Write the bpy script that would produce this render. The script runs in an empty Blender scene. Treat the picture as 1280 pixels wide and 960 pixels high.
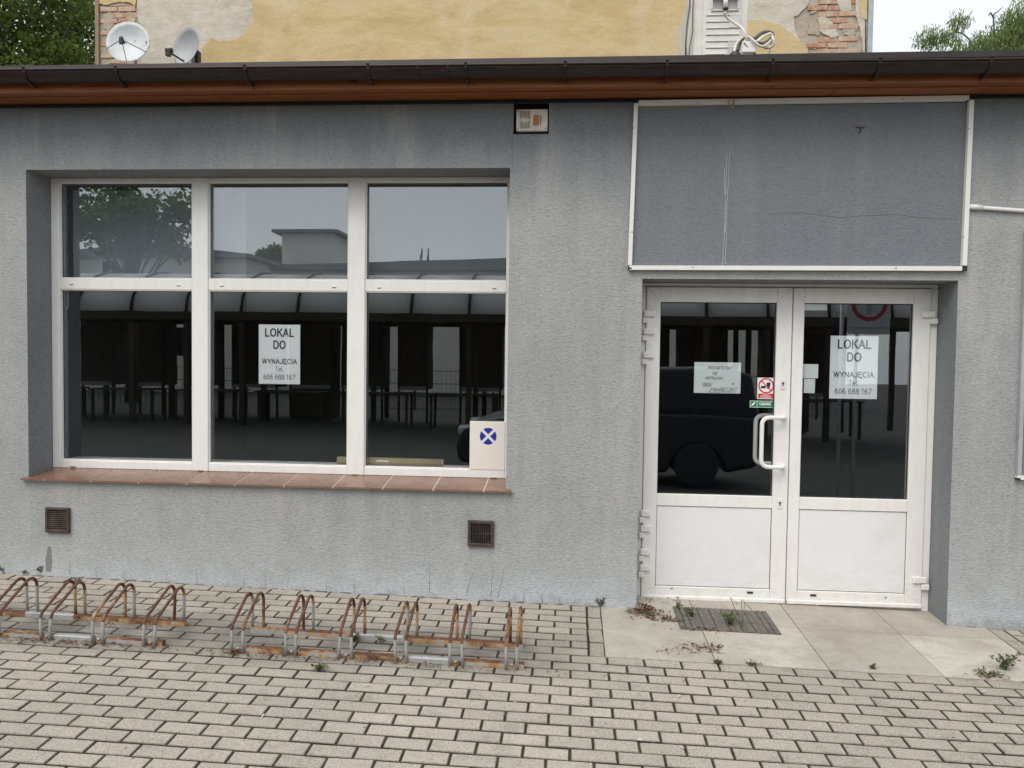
import bpy, bmesh, math, random
from mathutils import Vector, Matrix, Euler
random.seed(7)
C = bpy.context.scene.collection
scene = bpy.context.scene
R_ = math.radians

# ------------------------------------------------------------------ camera
CAM = Vector((0.0, -5.3584, 1.6759))
FL = 1010.0
_yaw, _pit, _rol = 0.0744, 0.0375, 0.0131
cy, sy_ = math.cos(_yaw), math.sin(_yaw); cp, sp = math.cos(_pit), math.sin(_pit)
FW = Vector((-sy_*cp, cy*cp, -sp)); RT = Vector((cy, sy_, 0)); UP = RT.cross(FW)
cr, sr = math.cos(_rol), math.sin(_rol)
RT, UP = cr*RT + sr*UP, -sr*RT + cr*UP
cd = bpy.data.cameras.new('camera'); cd.lens = FL/1280*36; cd.sensor_width = 36; cd.clip_start = .05; cd.clip_end = 500
co = bpy.data.objects.new('camera', cd); C.objects.link(co); scene.camera = co
co.matrix_world = Matrix(((RT.x, UP.x, -FW.x, CAM.x), (RT.y, UP.y, -FW.y, CAM.y), (RT.z, UP.z, -FW.z, CAM.z), (0, 0, 0, 1)))

# ------------------------------------------------------------------ world, sun, exposure
SUN_EL, SUN_AZ = 52, 205          # high, behind the photographer's left shoulder, veiled by cloud
w = bpy.data.worlds.new('World'); scene.world = w; w.use_nodes = True
nt = w.node_tree; nt.nodes.clear()
out = nt.nodes.new('ShaderNodeOutputWorld')
sky = nt.nodes.new('ShaderNodeTexSky'); sky.sky_type = 'NISHITA'; sky.sun_disc = False
sky.sun_elevation = R_(SUN_EL); sky.sun_rotation = R_(SUN_AZ); sky.air_density = 1; sky.dust_density = 4
bg1 = nt.nodes.new('ShaderNodeBackground'); bg1.inputs['Strength'].default_value = .05
nt.links.new(sky.outputs[0], bg1.inputs[0])
bg2 = nt.nodes.new('ShaderNodeBackground'); bg2.inputs['Color'].default_value = (.95, .965, .955, 1); bg2.inputs['Strength'].default_value = .78
ad = nt.nodes.new('ShaderNodeAddShader')
nt.links.new(bg1.outputs[0], ad.inputs[0]); nt.links.new(bg2.outputs[0], ad.inputs[1]); nt.links.new(ad.outputs[0], out.inputs[0])
sl = bpy.data.lights.new('sun', 'SUN'); sl.energy = 1.3; sl.angle = R_(40); sl.color = (1, .975, .94)
so = bpy.data.objects.new('sun', sl); C.objects.link(so)
az = R_(SUN_AZ)
sd = Vector((math.sin(az)*math.cos(R_(SUN_EL)), math.cos(az)*math.cos(R_(SUN_EL)), math.sin(R_(SUN_EL))))
so.rotation_euler = sd.to_track_quat('Z', 'Y').to_euler()
scene.view_settings.view_transform = 'Standard'; scene.view_settings.look = 'None'
scene.view_settings.exposure = 0.24; scene.view_settings.gamma = 1
scene.view_settings.use_curve_mapping = False

# ------------------------------------------------------------------ helpers
def at(px, py, Y):
    d = FW + RT*((px-640)/FL) - UP*((py-480)/FL)
    return CAM + d*((Y-CAM.y)/d.y)
SX, SY = -0.0196, 0.0321
def gz(x, y): return SX*max(-7, min(7, x)) + SY*max(-7, min(1, y))
def gat(px, py):
    d = FW + RT*((px-640)/FL) - UP*((py-480)/FL)
    t = (SX*CAM.x+SY*CAM.y-CAM.z)/(d.z-SX*d.x-SY*d.y)
    return CAM + d*t

class MB:
    def __init__(s): s.v = []; s.f = []; s.m = []; s.sm = []
    def add(s, vs, fs, mi=0, smooth=False):
        b = len(s.v); s.v += [tuple(v) for v in vs]
        for f in fs: s.f.append(tuple(b+i for i in f)); s.m.append(mi); s.sm.append(smooth)
    def box(s, x0, x1, y0, y1, z0, z1, mi=0):
        vs = [(x, y, z) for z in (z0, z1) for y in (y0, y1) for x in (x0, x1)]
        s.add(vs, [(0, 2, 3, 1), (4, 5, 7, 6), (0, 1, 5, 4), (2, 6, 7, 3), (0, 4, 6, 2), (1, 3, 7, 5)], mi)
    def bev(s, x0, x1, y0, y1, z0, z1, b=.004, mi=0):
        # box with chamfered edges
        bm = bmesh.new(); bmesh.ops.create_cube(bm, size=1)
        for v in bm.verts: v.co = Vector(((x0+x1)/2+v.co.x*(x1-x0), (y0+y1)/2+v.co.y*(y1-y0), (z0+z1)/2+v.co.z*(z1-z0)))
        bmesh.ops.bevel(bm, geom=list(bm.edges), offset=b, segments=1, affect='EDGES')
        bm.verts.index_update()
        s.add([v.co[:] for v in bm.verts], [tuple(v.index for v in f.verts) for f in bm.faces], mi); bm.free()
    def tube(s, pts, r, n=10, mi=0, cap=True, rs=None):
        pts = [Vector(p) for p in pts]; b = []; prev = None
        for i, p in enumerate(pts):
            t = (pts[min(i+1, len(pts)-1)]-pts[max(i-1, 0)]).normalized()
            if prev is None:
                a = Vector((0, 0, 1)) if abs(t.z) < .9 else Vector((1, 0, 0))
                u = t.cross(a).normalized()
            else: u = (prev - t*prev.dot(t)).normalized()
            prev = u; vv = t.cross(u)
            rr = rs[i] if rs else r
            b += [p+(u*math.cos(k*math.tau/n)+vv*math.sin(k*math.tau/n))*rr for k in range(n)]
        fs = []
        for i in range(len(pts)-1):
            for k in range(n):
                k2 = (k+1) % n
                fs.append((i*n+k, i*n+k2, (i+1)*n+k2, (i+1)*n+k))
        s.add(b, fs, mi, True)
        if cap:
            base = len(s.v)-len(b)
            s.f.append(tuple(base+k for k in reversed(range(n)))); s.m.append(mi); s.sm.append(False)
            s.f.append(tuple(base+(len(pts)-1)*n+k for k in range(n))); s.m.append(mi); s.sm.append(False)
    def cyl(s, a, b, r, n=16, mi=0): s.tube([a, b], r, n, mi)
    def prism(s, poly, y0, y1, mi=0):
        # polygon in XZ extruded along Y (front y0)
        n = len(poly)
        vs = [(x, y0, z) for x, z in poly]+[(x, y1, z) for x, z in poly]
        s.add(vs, [tuple(range(n)), tuple(reversed(range(n, 2*n)))]+[(i, (i+1) % n+0, (i+1) % n+n, i+n) for i in range(n)], mi)
    def obj(s, name, mats, parent=None, loc=None, link=True):
        me = bpy.data.meshes.new(name); me.from_pydata(s.v, [], s.f); me.update()
        if not isinstance(mats, (list, tuple)): mats = [mats]
        for m in mats: me.materials.append(m)
        me.polygons.foreach_set('material_index', s.m); me.polygons.foreach_set('use_smooth', s.sm)
        bm = bmesh.new(); bm.from_mesh(me); bmesh.ops.recalc_face_normals(bm, faces=bm.faces); bm.to_mesh(me); bm.free()
        o = bpy.data.objects.new(name, me)
        if link: C.objects.link(o)
        if parent: o.parent = parent
        if loc: o.location = loc
        return o
def thing(name, label, cat, loc=(0, 0, 0), group=None, kind=None):
    o = bpy.data.objects.new(name, None); C.objects.link(o); o.location = loc; o.empty_display_size = .1
    return tag(o, label, cat, group, kind)
def tag(o, label=None, cat=None, group=None, kind=None):
    if label: o['label'] = label
    if cat: o['category'] = cat
    if group: o['group'] = group
    if kind: o['kind'] = kind
    return o
def pm(parent):   # parts are written in world metres; the parent sits at its own base
    return Matrix.Translation(parent.location).inverted()
def part(mb, name, mats, parent):
    o = mb.obj(name, mats, parent); o.matrix_parent_inverse = Matrix.Identity(4)
    p = parent; off = Vector((0, 0, 0))
    while p is not None: off += p.location; p = p.parent
    o.location = -off
    return o

# ------------------------------------------------------------------ materials
def mat(name, col=(.5, .5, .5), rough=.6, metal=0, spec=.5):
    m = bpy.data.materials.new(name); m.use_nodes = True
    b = m.node_tree.nodes['Principled BSDF']
    b.inputs['Base Color'].default_value = (*col, 1); b.inputs['Roughness'].default_value = rough
    b.inputs['Metallic'].default_value = metal; b.inputs['Specular IOR Level'].default_value = spec
    return m
class N:   # tiny node helper
    def __init__(s, m): s.t = m.node_tree; s.b = s.t.nodes['Principled BSDF']
    def n(s, typ, **kw):
        x = s.t.nodes.new(typ)
        for k, v in kw.items(): setattr(x, k, v)
        return x
    def l(s, a, b): s.t.links.new(a, b)
    def pos(s, scale=(1, 1, 1), loc=(0, 0, 0)):
        g = s.n('ShaderNodeNewGeometry'); mp = s.n('ShaderNodeMapping')
        mp.inputs['Scale'].default_value = scale; mp.inputs['Location'].default_value = loc
        s.l(g.outputs['Position'], mp.inputs['Vector']); return mp.outputs[0]
    def noise(s, vec, scale, detail=4, rough=.55, dist=0):
        x = s.n('ShaderNodeTexNoise'); x.inputs['Scale'].default_value = scale; x.inputs['Detail'].default_value = detail
        x.inputs['Roughness'].default_value = rough; x.inputs['Distortion'].default_value = dist
        if vec: s.l(vec, x.inputs['Vector'])
        return x.outputs['Fac']
    def ramp(s, fac, stops):
        x = s.n('ShaderNodeValToRGB'); e = x.color_ramp.elements
        while len(e) < len(stops): e.new(.5)
        for i, (p, c) in enumerate(stops):
            e[i].position = p; e[i].color = (*c, 1) if len(c) == 3 else c
        s.l(fac, x.inputs[0]); return x.outputs[0]
    def fr(s, fac, a, b, lo=0, hi=1):   # map range, clamped
        x = s.n('ShaderNodeMapRange'); x.inputs[1].default_value = a; x.inputs[2].default_value = b
        x.inputs[3].default_value = lo; x.inputs[4].default_value = hi
        s.l(fac, x.inputs[0]); return x.outputs[0]
    def mix(s, fac, a, b, mode='MIX'):
        x = s.n('ShaderNodeMix', data_type='RGBA', blend_type=mode)
        for sock, v in ((x.inputs[0], fac), (x.inputs[6], a), (x.inputs[7], b)):
            if isinstance(v, (int, float)): sock.default_value = v
            elif isinstance(v, tuple): sock.default_value = (*v, 1)
            else: s.l(v, sock)
        return x.outputs[2]
    def math(s, op, a, b=0):
        x = s.n('ShaderNodeMath', operation=op)
        for sock, v in ((x.inputs[0], a), (x.inputs[1], b)):
            if isinstance(v, (int, float)): sock.default_value = v
            else: s.l(v, sock)
        return x.outputs[0]
    def bump(s, h, strength=.3, dist=.01, prev=None):
        x = s.n('ShaderNodeBump'); x.inputs['Strength'].default_value = strength; x.inputs['Distance'].default_value = dist
        s.l(h, x.inputs['Height'])
        if prev: s.l(prev, x.inputs['Normal'])
        s.l(x.outputs[0], s.b.inputs['Normal']); return x.outputs[0]
    def col(s, c): s.l(c, s.b.inputs['Base Color'])
    def xyz(s):
        g = s.n('ShaderNodeNewGeometry'); x = s.n('ShaderNodeSeparateXYZ'); s.l(g.outputs['Position'], x.inputs[0]); return x.outputs

def stucco(name, pale_tone, dark_tone, fade=True, amount=1.0):
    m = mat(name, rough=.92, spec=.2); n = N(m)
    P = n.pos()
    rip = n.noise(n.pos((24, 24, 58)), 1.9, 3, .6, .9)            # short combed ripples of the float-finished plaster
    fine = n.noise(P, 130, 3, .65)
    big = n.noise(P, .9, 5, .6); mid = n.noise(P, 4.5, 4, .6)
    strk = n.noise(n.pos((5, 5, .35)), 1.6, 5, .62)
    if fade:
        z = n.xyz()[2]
        f = n.fr(z, 3.25, 2.55, 0, 1)  # plaster grows darker and bluer towards the eave
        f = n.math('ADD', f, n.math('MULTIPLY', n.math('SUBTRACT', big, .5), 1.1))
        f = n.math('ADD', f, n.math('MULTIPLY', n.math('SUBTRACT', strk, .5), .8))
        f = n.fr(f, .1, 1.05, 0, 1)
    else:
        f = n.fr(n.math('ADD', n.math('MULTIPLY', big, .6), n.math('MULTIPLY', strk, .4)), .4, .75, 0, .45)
    c = n.mix(f, dark_tone, pale_tone)
    # run-off stains and blotches
    st = n.fr(strk, .56, .8, 0, .2*amount); c = n.mix(st, c, (.14, .15, .16))
    st2 = n.fr(n.noise(n.pos((3.4, 3.4, .5), (7, 3, 1)), 1.5, 5, .6), .54, .76, 0, .42 if fade else .1); c = n.mix(st2, c, (.5, .49, .46))
    c = n.mix(n.fr(mid, .35, .75, 0, .16), c, (.22, .23, .25)); tr_ = n.noise(n.pos((1.3, 1.3, 2.2), (4, 0, 9)), 2.4, 6, .7, 1.2); c = n.mix(n.fr(tr_, .55, .72, 0, .16), c, (.24, .24, .24))
    if fade:   # splashed, salt-bleached foot of the wall
        zz = n.math('ADD', n.xyz()[2], n.math('MULTIPLY', n.math('SUBTRACT', mid, .5), .5))
        c = n.mix(n.fr(zz, .6, .05, 0, .5), c, (.5, .525, .55)); c = n.mix(n.fr(zz, .22, .0, 0, .4), c, (.56, .6, .65))
        c = n.mix(n.fr(zz, .035, -.03, 0, .45), c, (.22, .23, .22))
    sh = n.math('ADD', n.math('MULTIPLY', rip, .75), n.math('MULTIPLY', fine, .25))
    c = n.mix(n.fr(sh, .36, .5, .42*amount, 0), c, (.45, .45, .45), 'MULTIPLY'); c = n.mix(n.fr(sh, .5, .64, 0, .3*amount), c, (1.35, 1.35, 1.33), 'MULTIPLY')  # ripple hollows shaded and crests highlighted in the colour, beside the bump
    n.col(c)
    n.bump(sh, .8, .011)
    return m
M = {}
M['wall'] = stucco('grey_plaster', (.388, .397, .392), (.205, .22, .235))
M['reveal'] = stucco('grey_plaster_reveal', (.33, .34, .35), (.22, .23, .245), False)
M['unfaded'] = stucco('slate_plaster', (.245, .26, .276), (.19, .207, .226), False, .8)

def pvc(name, c=(.81, .805, .78), st=(3, 3, .8)):
    m = mat(name, c, .35, 0, .5); n = N(m)
    d = n.noise(n.pos(st), 5, 5, .65); e = n.noise(n.pos(), 60, 3, .6)
    k = n.mix(n.fr(d, .45, .8, 0, .28), c, (.55, .52, .45))
    k = n.mix(n.fr(e, .6, .8, 0, .18), k, (.45, .42, .36))
    low = n.math('MULTIPLY', n.fr(n.xyz()[2], .32, .0, 0, 1), n.fr(n.noise(n.pos((2, 2, 9)), 6, 6, .75), .42, .7, 0, .3)); k = n.mix(low, k, (.4, .36, .28))
    n.col(k); n.l(n.fr(d, .3, .8, .3, .55), n.b.inputs['Roughness']); n.bump(e, .05, .002)
    return m
M['pvc'] = pvc('white_pvc'); M['pvc2'] = pvc('white_pvc_panel', (.78, .78, .79), (1, 1, 1)); M['rail'] = pvc('white_painted_rail', (.78, .77, .74))
M['gasket'] = mat('rubber_gasket', (.015, .015, .016), .6)
M['mitre'] = mat('mitre_line', (.5, .49, .46), .7); M['dark'] = mat('dark_void', (.012, .012, .012), .9)
M['blackplastic'] = mat('black_plastic', (.02, .02, .022), .45)

def glassmat():
    m = bpy.data.materials.new('window_glass'); m.use_nodes = True; t = m.node_tree; t.nodes.clear()
    o = t.nodes.new('ShaderNodeOutputMaterial'); tr = t.nodes.new('ShaderNodeBsdfTransparent'); tr.inputs[0].default_value = (.985, .995, .99, 1)
    gl = t.nodes.new('ShaderNodeBsdfGlossy'); gl.inputs['Roughness'].default_value = .0; gl.inputs[0].default_value = (.88, .94, 1, 1)
    fz = t.nodes.new('ShaderNodeLayerWeight'); fz.inputs[0].default_value = .12
    ma = t.nodes.new('ShaderNodeMath'); ma.operation = 'MULTIPLY_ADD'; ma.inputs[1].default_value = .8; ma.inputs[2].default_value = .14
    t.links.new(fz.outputs['Fresnel'], ma.inputs[0])
    mx = t.nodes.new('ShaderNodeMixShader'); t.links.new(ma.outputs[0], mx.inputs[0])
    t.links.new(tr.outputs[0], mx.inputs[1]); t.links.new(gl.outputs[0], mx.inputs[2]); t.links.new(mx.outputs[0], o.inputs[0])
    g = t.nodes.new('ShaderNodeNewGeometry'); nz = t.nodes.new('ShaderNodeTexNoise'); nz.inputs['Scale'].default_value = 2.2; nz.inputs['Detail'].default_value = 1
    t.links.new(g.outputs['Position'], nz.inputs['Vector'])
    bp = t.nodes.new('ShaderNodeBump'); bp.inputs['Strength'].default_value = .012; bp.inputs['Distance'].default_value = .02
    t.links.new(nz.outputs['Fac'], bp.inputs['Height']); t.links.new(bp.outputs[0], gl.inputs['Normal'])
    return m
M['glass'] = glassmat()

def paver_mat(name, base, fine_scale=120):
    m = mat(name, rough=.9, spec=.25); n = N(m)
    a = n.n('ShaderNodeAttribute', attribute_name='tone')
    P = n.pos()
    big = n.noise(P, 1.1, 4, .6); mid = n.noise(P, 9, 5, .65); fine = n.noise(P, fine_scale, 2, .8)
    c = n.mix(n.fr(a.outputs['Fac'], 0, 1, 0, 1), tuple(x*.82 for x in base), tuple(x*1.1 for x in base))
    c = n.mix(n.fr(big, .42, .72, 0, .32), c, (.2, .195, .18))
    c = n.mix(n.fr(mid, .52, .75, 0, .4), c, (.15, .14, .125))
    c = n.mix(n.fr(fine, .52, .68, 0, .6), c, (.12, .115, .1))
    c = n.mix(n.fr(fine, .46, .32, 0, .6), c, (.56, .54, .49))
    # grime round the racks, deepened as contact shade painted into the colour
    X = n.xyz()
    dy = n.math('ABSOLUTE', n.math('ADD', X[1], .84))
    g1 = n.math('MULTIPLY', n.fr(dy, .42, .12, 0, 1), n.fr(X[0], .25, -.25, 0, 1))
    g1 = n.math('MULTIPLY', g1, n.fr(n.noise(P, 3.2, 4, .6), .3, .6, .25, .85))
    c = n.mix(g1, c, (.15, .145, .132))
    spots = n.n('ShaderNodeTexVoronoi'); spots.inputs['Scale'].default_value = 5.5; n.l(P, spots.inputs['Vector'])
    c = n.mix(n.fr(spots.outputs['Distance'], .05, .028, 0, .75), c, (.06, .058, .05))
    c = n.mix(n.fr(a.outputs['Fac'], -.1, -.6, 0, 1), c, (.04, .036, .029))   # earth caught on the chamfers
    n.col(c); n.bump(n.math('ADD', fine, n.math('MULTIPLY', mid, .6)), .7, .003)
    return m
M['paver'] = paver_mat('concrete_paver', (.435, .395, .33))
m = mat('joint_sand', rough=1, spec=.1); n = N(m)
c = n.mix(n.fr(n.noise(n.pos(), 30, 4), .4, .65), (.03, .026, .02), (.075, .062, .045))
c = n.mix(n.fr(n.noise(n.pos(), 3.5, 4), .55, .7, 0, .7), c, (.04, .055, .02)); n.col(c); n.bump(n.noise(n.pos(), 200, 3), .8, .004); M['joint'] = m
# yard beyond the built pavers: same paving by pattern
m = mat('yard_paving', rough=.9, spec=.25); n = N(m)
br = n.n('ShaderNodeTexBrick'); n.l(n.pos(), br.inputs['Vector']); br.inputs['Scale'].default_value = 1
br.inputs['Brick Width'].default_value = .205; br.inputs['Row Height'].default_value = .1025; br.inputs['Mortar Size'].default_value = .006
br.inputs['Color1'].default_value = (.085, .08, .07, 1); br.inputs['Color2'].default_value = (.06, .057, .052, 1); br.inputs['Mortar'].default_value = (.03, .028, .024, 1)
n.col(n.mix(n.fr(n.noise(n.pos(), .8, 5), .4, .7, 0, .5), br.outputs['Color'], (.05, .048, .044))); M['yard'] = m

def tile_mat():
    m = mat('stone_tile', rough=.7, spec=.35); n = N(m); a = n.n('ShaderNodeAttribute', attribute_name='tone'); P = n.pos()
    big = n.noise(P, 4, 6, .65, .6); mid = n.noise(P, 26, 5, .65, .3); dirt = n.noise(P, 1.7, 5, .7)
    c = n.mix(a.outputs['Fac'], (.385, .36, .31), (.57, .54, .48))
    c = n.mix(n.fr(big, .4, .68, 0, .5), c, (.34, .3, .245)); c = n.mix(n.fr(mid, .5, .75, 0, .4), c, (.27, .235, .185))
    c = n.mix(n.fr(dirt, .46, .68, 0, .5), c, (.24, .205, .16)); sp2 = n.noise(P, 85, 3, .7); c = n.mix(n.fr(sp2, .56, .72, 0, .4), c, (.18, .155, .12))
    n.col(c); n.bump(mid, .15, .002); return m
M['tile'] = tile_mat()

m = mat('stained_wood', (.15, .04, .012), .42, 0, .4); n = N(m)
gr = n.noise(n.pos((1.5, 40, 40)), 2.5, 6, .65, .6); kn = n.noise(n.pos((3, 9, 9)), 2, 2)
c = n.mix(n.fr(gr, .35, .68), (.32, .11, .03), (.17, .052, .014)); c = n.mix(n.fr(kn, .68, .8, 0, .8), c, (.03, .008, .004)); n.col(c); n.bump(gr, .2, .002); M['wood'] = m
m = mat('brown_gutter', (.035, .022, .02), .32, 0, .5); n = N(m)
d = n.noise(n.pos((2, 8, 8)), 3, 6, .7)
n.col(n.mix(n.fr(d, .42, .75, 0, .5), (.02, .013, .012), (.045, .035, .032))); n.b.inputs['Specular IOR Level'].default_value = .35; n.l(n.fr(d, .3, .7, .25, .5), n.b.inputs['Roughness']); M['gutter'] = m
m = mat('sill_tile', (.24, .105, .06), .22, 0, .5); n = N(m)
d = n.noise(n.pos(), 7, 6, .7); e = n.noise(n.pos(), 60, 4, .6)
c = n.mix(n.fr(d, .35, .7), (.25, .132, .085), (.17, .098, .066)); c = n.mix(n.fr(e, .55, .75, 0, .35), c, (.26, .19, .14)); n.col(c); n.l(n.fr(d, .3, .7, .12, .35), n.b.inputs['Roughness']); M['sill'] = m
M['grout'] = mat('grout', (.66, .6, .52), .9)

def rust_mat():
    m = mat('rusty_galvanised_steel', rough=.7); n = N(m); P = n.pos()
    a = n.n('ShaderNodeAttribute', attribute_name='rust')
    f = n.math('ADD', a.outputs['Fac'], n.math('MULTIPLY', n.math('SUBTRACT', n.noise(P, 14, 5, .7), .5), 1.0))
    f = n.math('ADD', f, n.math('MULTIPLY', n.math('SUBTRACT', n.noise(P, 2.6, 2, .5), .5), 1.0))
    zinc = n.mix(n.noise(P, 40, 4), (.27, .29, .3), (.45, .45, .43))
    r1 = n.mix(n.fr(n.noise(P, 30, 4), .35, .65), (.17, .075, .04), (.08, .036, .026))
    c = n.mix(n.fr(f, .48, .55), zinc, (.44, .27, .12)); c = n.mix(n.fr(f, .57, .78), c, r1)
    n.col(c); n.l(n.fr(f, .5, .6, .15, 0), n.b.inputs['Metallic']); n.l(n.fr(f, .48, .6, .5, .85), n.b.inputs['Roughness'])
    n.bump(n.noise(P, 160, 3), .4, .002); return m
M['rust'] = rust_mat()

def plaster(name, cols, sc=2.2):
    m = mat(name, rough=.95, spec=.15); n = N(m); P = n.pos()
    a = n.noise(n.pos((.6, 1, 1.5)), sc, 7, .68, .5); b = n.noise(P, 11, 6, .68); c2 = n.noise(n.pos((1, 1, .35), (3, 0, 0)), 2.2, 5, .6)
    c = n.ramp(a, [(.33, cols[0]), (.47, cols[1]), (.56, cols[2]), (.68, cols[3])])
    c = n.mix(n.fr(b, .4, .7, 0, .35), c, cols[4]); c = n.mix(n.fr(c2, .55, .75, 0, .4), c, cols[5])
    n.col(c); n.bump(n.math('ADD', b, n.math('MULTIPLY', n.noise(P, 60, 4), .3)), .5, .02); return m
M['yellow'] = plaster('ochre_plaster', [(.47, .35, .175), (.54, .41, .215), (.58, .46, .26), (.57, .48, .31)]+[(.52, .43, .27), (.64, .58, .44)])
M['cream'] = plaster('bare_cream_plaster', [(.42, .38, .31), (.54, .5, .42), (.6, .56, .48), (.47, .43, .36), (.38, .35, .29), (.64, .61, .54)], 3)
M['mortar'] = plaster('old_mortar', [(.3, .25, .19), (.4, .35, .28), (.46, .41, .34), (.35, .3, .23), (.27, .22, .17), (.5, .46, .38)], 5)
m = mat('old_brick', rough=.95, spec=.1); n = N(m); oi = n.n('ShaderNodeObjectInfo')
c = n.mix(oi.outputs['Random'], (.42, .2, .12), (.5, .34, .24)); c = n.mix(n.fr(n.noise(n.pos(), 9, 7, .75), .45, .6, 0, .9), c, (.52, .46, .37)); n.col(c); n.bump(n.noise(n.pos(), 40, 5), .6, .01); M['brick'] = m

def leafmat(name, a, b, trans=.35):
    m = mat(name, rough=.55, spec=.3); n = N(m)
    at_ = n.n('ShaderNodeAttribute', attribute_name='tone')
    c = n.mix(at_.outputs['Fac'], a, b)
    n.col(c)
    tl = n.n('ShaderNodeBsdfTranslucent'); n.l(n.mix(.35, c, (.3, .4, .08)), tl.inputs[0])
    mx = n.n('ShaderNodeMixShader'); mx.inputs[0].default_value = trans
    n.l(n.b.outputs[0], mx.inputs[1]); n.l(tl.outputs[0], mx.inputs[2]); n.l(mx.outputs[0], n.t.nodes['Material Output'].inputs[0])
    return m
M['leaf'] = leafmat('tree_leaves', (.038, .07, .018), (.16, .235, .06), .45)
M['willow'] = leafmat('feathery_leaves', (.1, .15, .045), (.3, .37, .14), .5)
M['weed'] = leafmat('weed_leaves', (.06, .075, .03), (.17, .175, .085), .15)
M['chip'] = mat('pale_chip', (.55, .53, .48), .9); M['dry'] = leafmat('dry_leaves', (.07, .032, .02), (.32, .2, .11), .1)
m = mat('bark', (.07, .055, .04), .95); n = N(m); n.col(n.mix(n.noise(n.pos((6, 6, 1)), 3, 6), (.04, .03, .022), (.13, .11, .085))); n.bump(n.noise(n.pos((6, 6, 1)), 8, 5), .8, .03); M['bark'] = m
def simple_noisy(name, a, b, rough=.6, scale=8, metal=0):
    m = mat(name, a, rough, metal); n = N(m); n.col(n.mix(n.fr(n.noise(n.pos(), scale, 6, .65), .4, .68), a, b)); return m
M['acwhite'] = simple_noisy('ac_casing', (.72, .71, .67), (.6, .58, .53), .4, 6)
M['dishwhite'] = simple_noisy('dish_white', (.62, .66, .68), (.5, .54, .52), .5, 5)
M['dishgrey'] = simple_noisy('dish_grey', (.36, .37, .38), (.31, .32, .33), .5, 4)
M['seam'] = mat('seam_grey', (.3, .3, .29), .7); M['cablew'] = mat('cable_white', (.7, .67, .58), .5); M['cableg'] = mat('cable_grey', (.1, .1, .1), .5)
M['grille'] = simple_noisy('brown_grille', (.045, .03, .025), (.09, .065, .05), .5, 20)
M['flue'] = simple_noisy('flue_plate', (.68, .66, .6), (.5, .46, .38), .5, 12)
M['copper'] = simple_noisy('copper_orange', (.42, .14, .03), (.25, .07, .02), .4, 15)
M['hole'] = mat('dark_mortar_hole', (.03, .028, .024), .95)
M['paper'] = mat('paper', (.88, .9, .92), .7); M['ink'] = mat('black_ink', (.02, .02, .02), .6); M['inkblue'] = mat('faded_pen', (.06, .065, .08), .6)
M['greenpaper'] = mat('pale_green_paper', (.83, .87, .86), .7)
M['board'] = simple_noisy('white_board', (.8, .77, .7), (.74, .69, .62), .5, 3)
M['blue'] = mat('emblem_blue', (.005, .02, .36), .5); M['red'] = mat('sticker_red', (.6, .03, .05), .4); M['green'] = mat('sticker_green', (.005, .2, .08), .4)
M['white'] = mat('print_white', (.8, .8, .78), .5)
M['card'] = simple_noisy('cardboard_tube', (.5, .4, .24), (.42, .33, .19), .8, 9)
M['steel'] = mat('steel', (.35, .35, .35), .4, .8)
M['grate'] = simple_noisy('worn_grate', (.1, .093, .078), (.19, .178, .15), .7, 25)
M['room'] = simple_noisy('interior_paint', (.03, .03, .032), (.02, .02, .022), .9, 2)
M['cardark'] = mat('car_paint', (.008, .012, .02), .4, .1); M['carglass'] = mat('car_glass', (.01, .012, .014), .15, 0, .3)
M['tyre'] = mat('tyre', (.02, .02, .02), .8); M['lamp'] = mat('headlamp', (.5, .52, .55), .15, .2)
M['poly'] = mat('canopy_sheet', (.86, .86, .83), .4); M['stall'] = simple_noisy('dark_stall_wood', (.03, .022, .018), (.05, .04, .03), .8, 3)
n = N(M['poly']); tl = n.n('ShaderNodeBsdfTranslucent'); tl.inputs[0].default_value = (.88, .88, .85, 1); mx = n.n('ShaderNodeMixShader'); mx.inputs[0].default_value = .6
n.l(n.b.outputs[0], mx.inputs[1]); n.l(tl.outputs[0], mx.inputs[2]); n.l(mx.outputs[0], n.t.nodes['Material Output'].inputs[0])
M['pale'] = simple_noisy('pale_render', (.78, .74, .66), (.7, .66, .58), .9, .8); M['roofd'] = simple_noisy('dark_roofing', (.2, .21, .23), (.26, .27, .28), .8, 2)

def set_attr(me, name, vals):
    a = me.attributes.new(name, 'FLOAT', 'FACE'); a.data.foreach_set('value', vals)

# ------------------------------------------------------------------ SETTING: yard, pavement, landing
mb = MB()
xs = [-40, -20, -12, -9, -6, -3, 0, 3, 6, 9, 12, 20, 40]; ys = [-60, -40, -25, -15, -10, -7, -6, -4, -2, 0, 1, 6, 20, 40]
vs = [(x, y, gz(x, y)-.022) for y in ys for x in xs]
fs = [(j*len(xs)+i, j*len(xs)+i+1, (j+1)*len(xs)+i+1, (j+1)*len(xs)+i) for j in range(len(ys)-1) for i in range(len(xs)-1)]
mb.add(vs, fs); g = mb.obj('ground', M['yard']); tag(g, 'paved yard ground stretching behind and around the shop', kind='structure')

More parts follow.
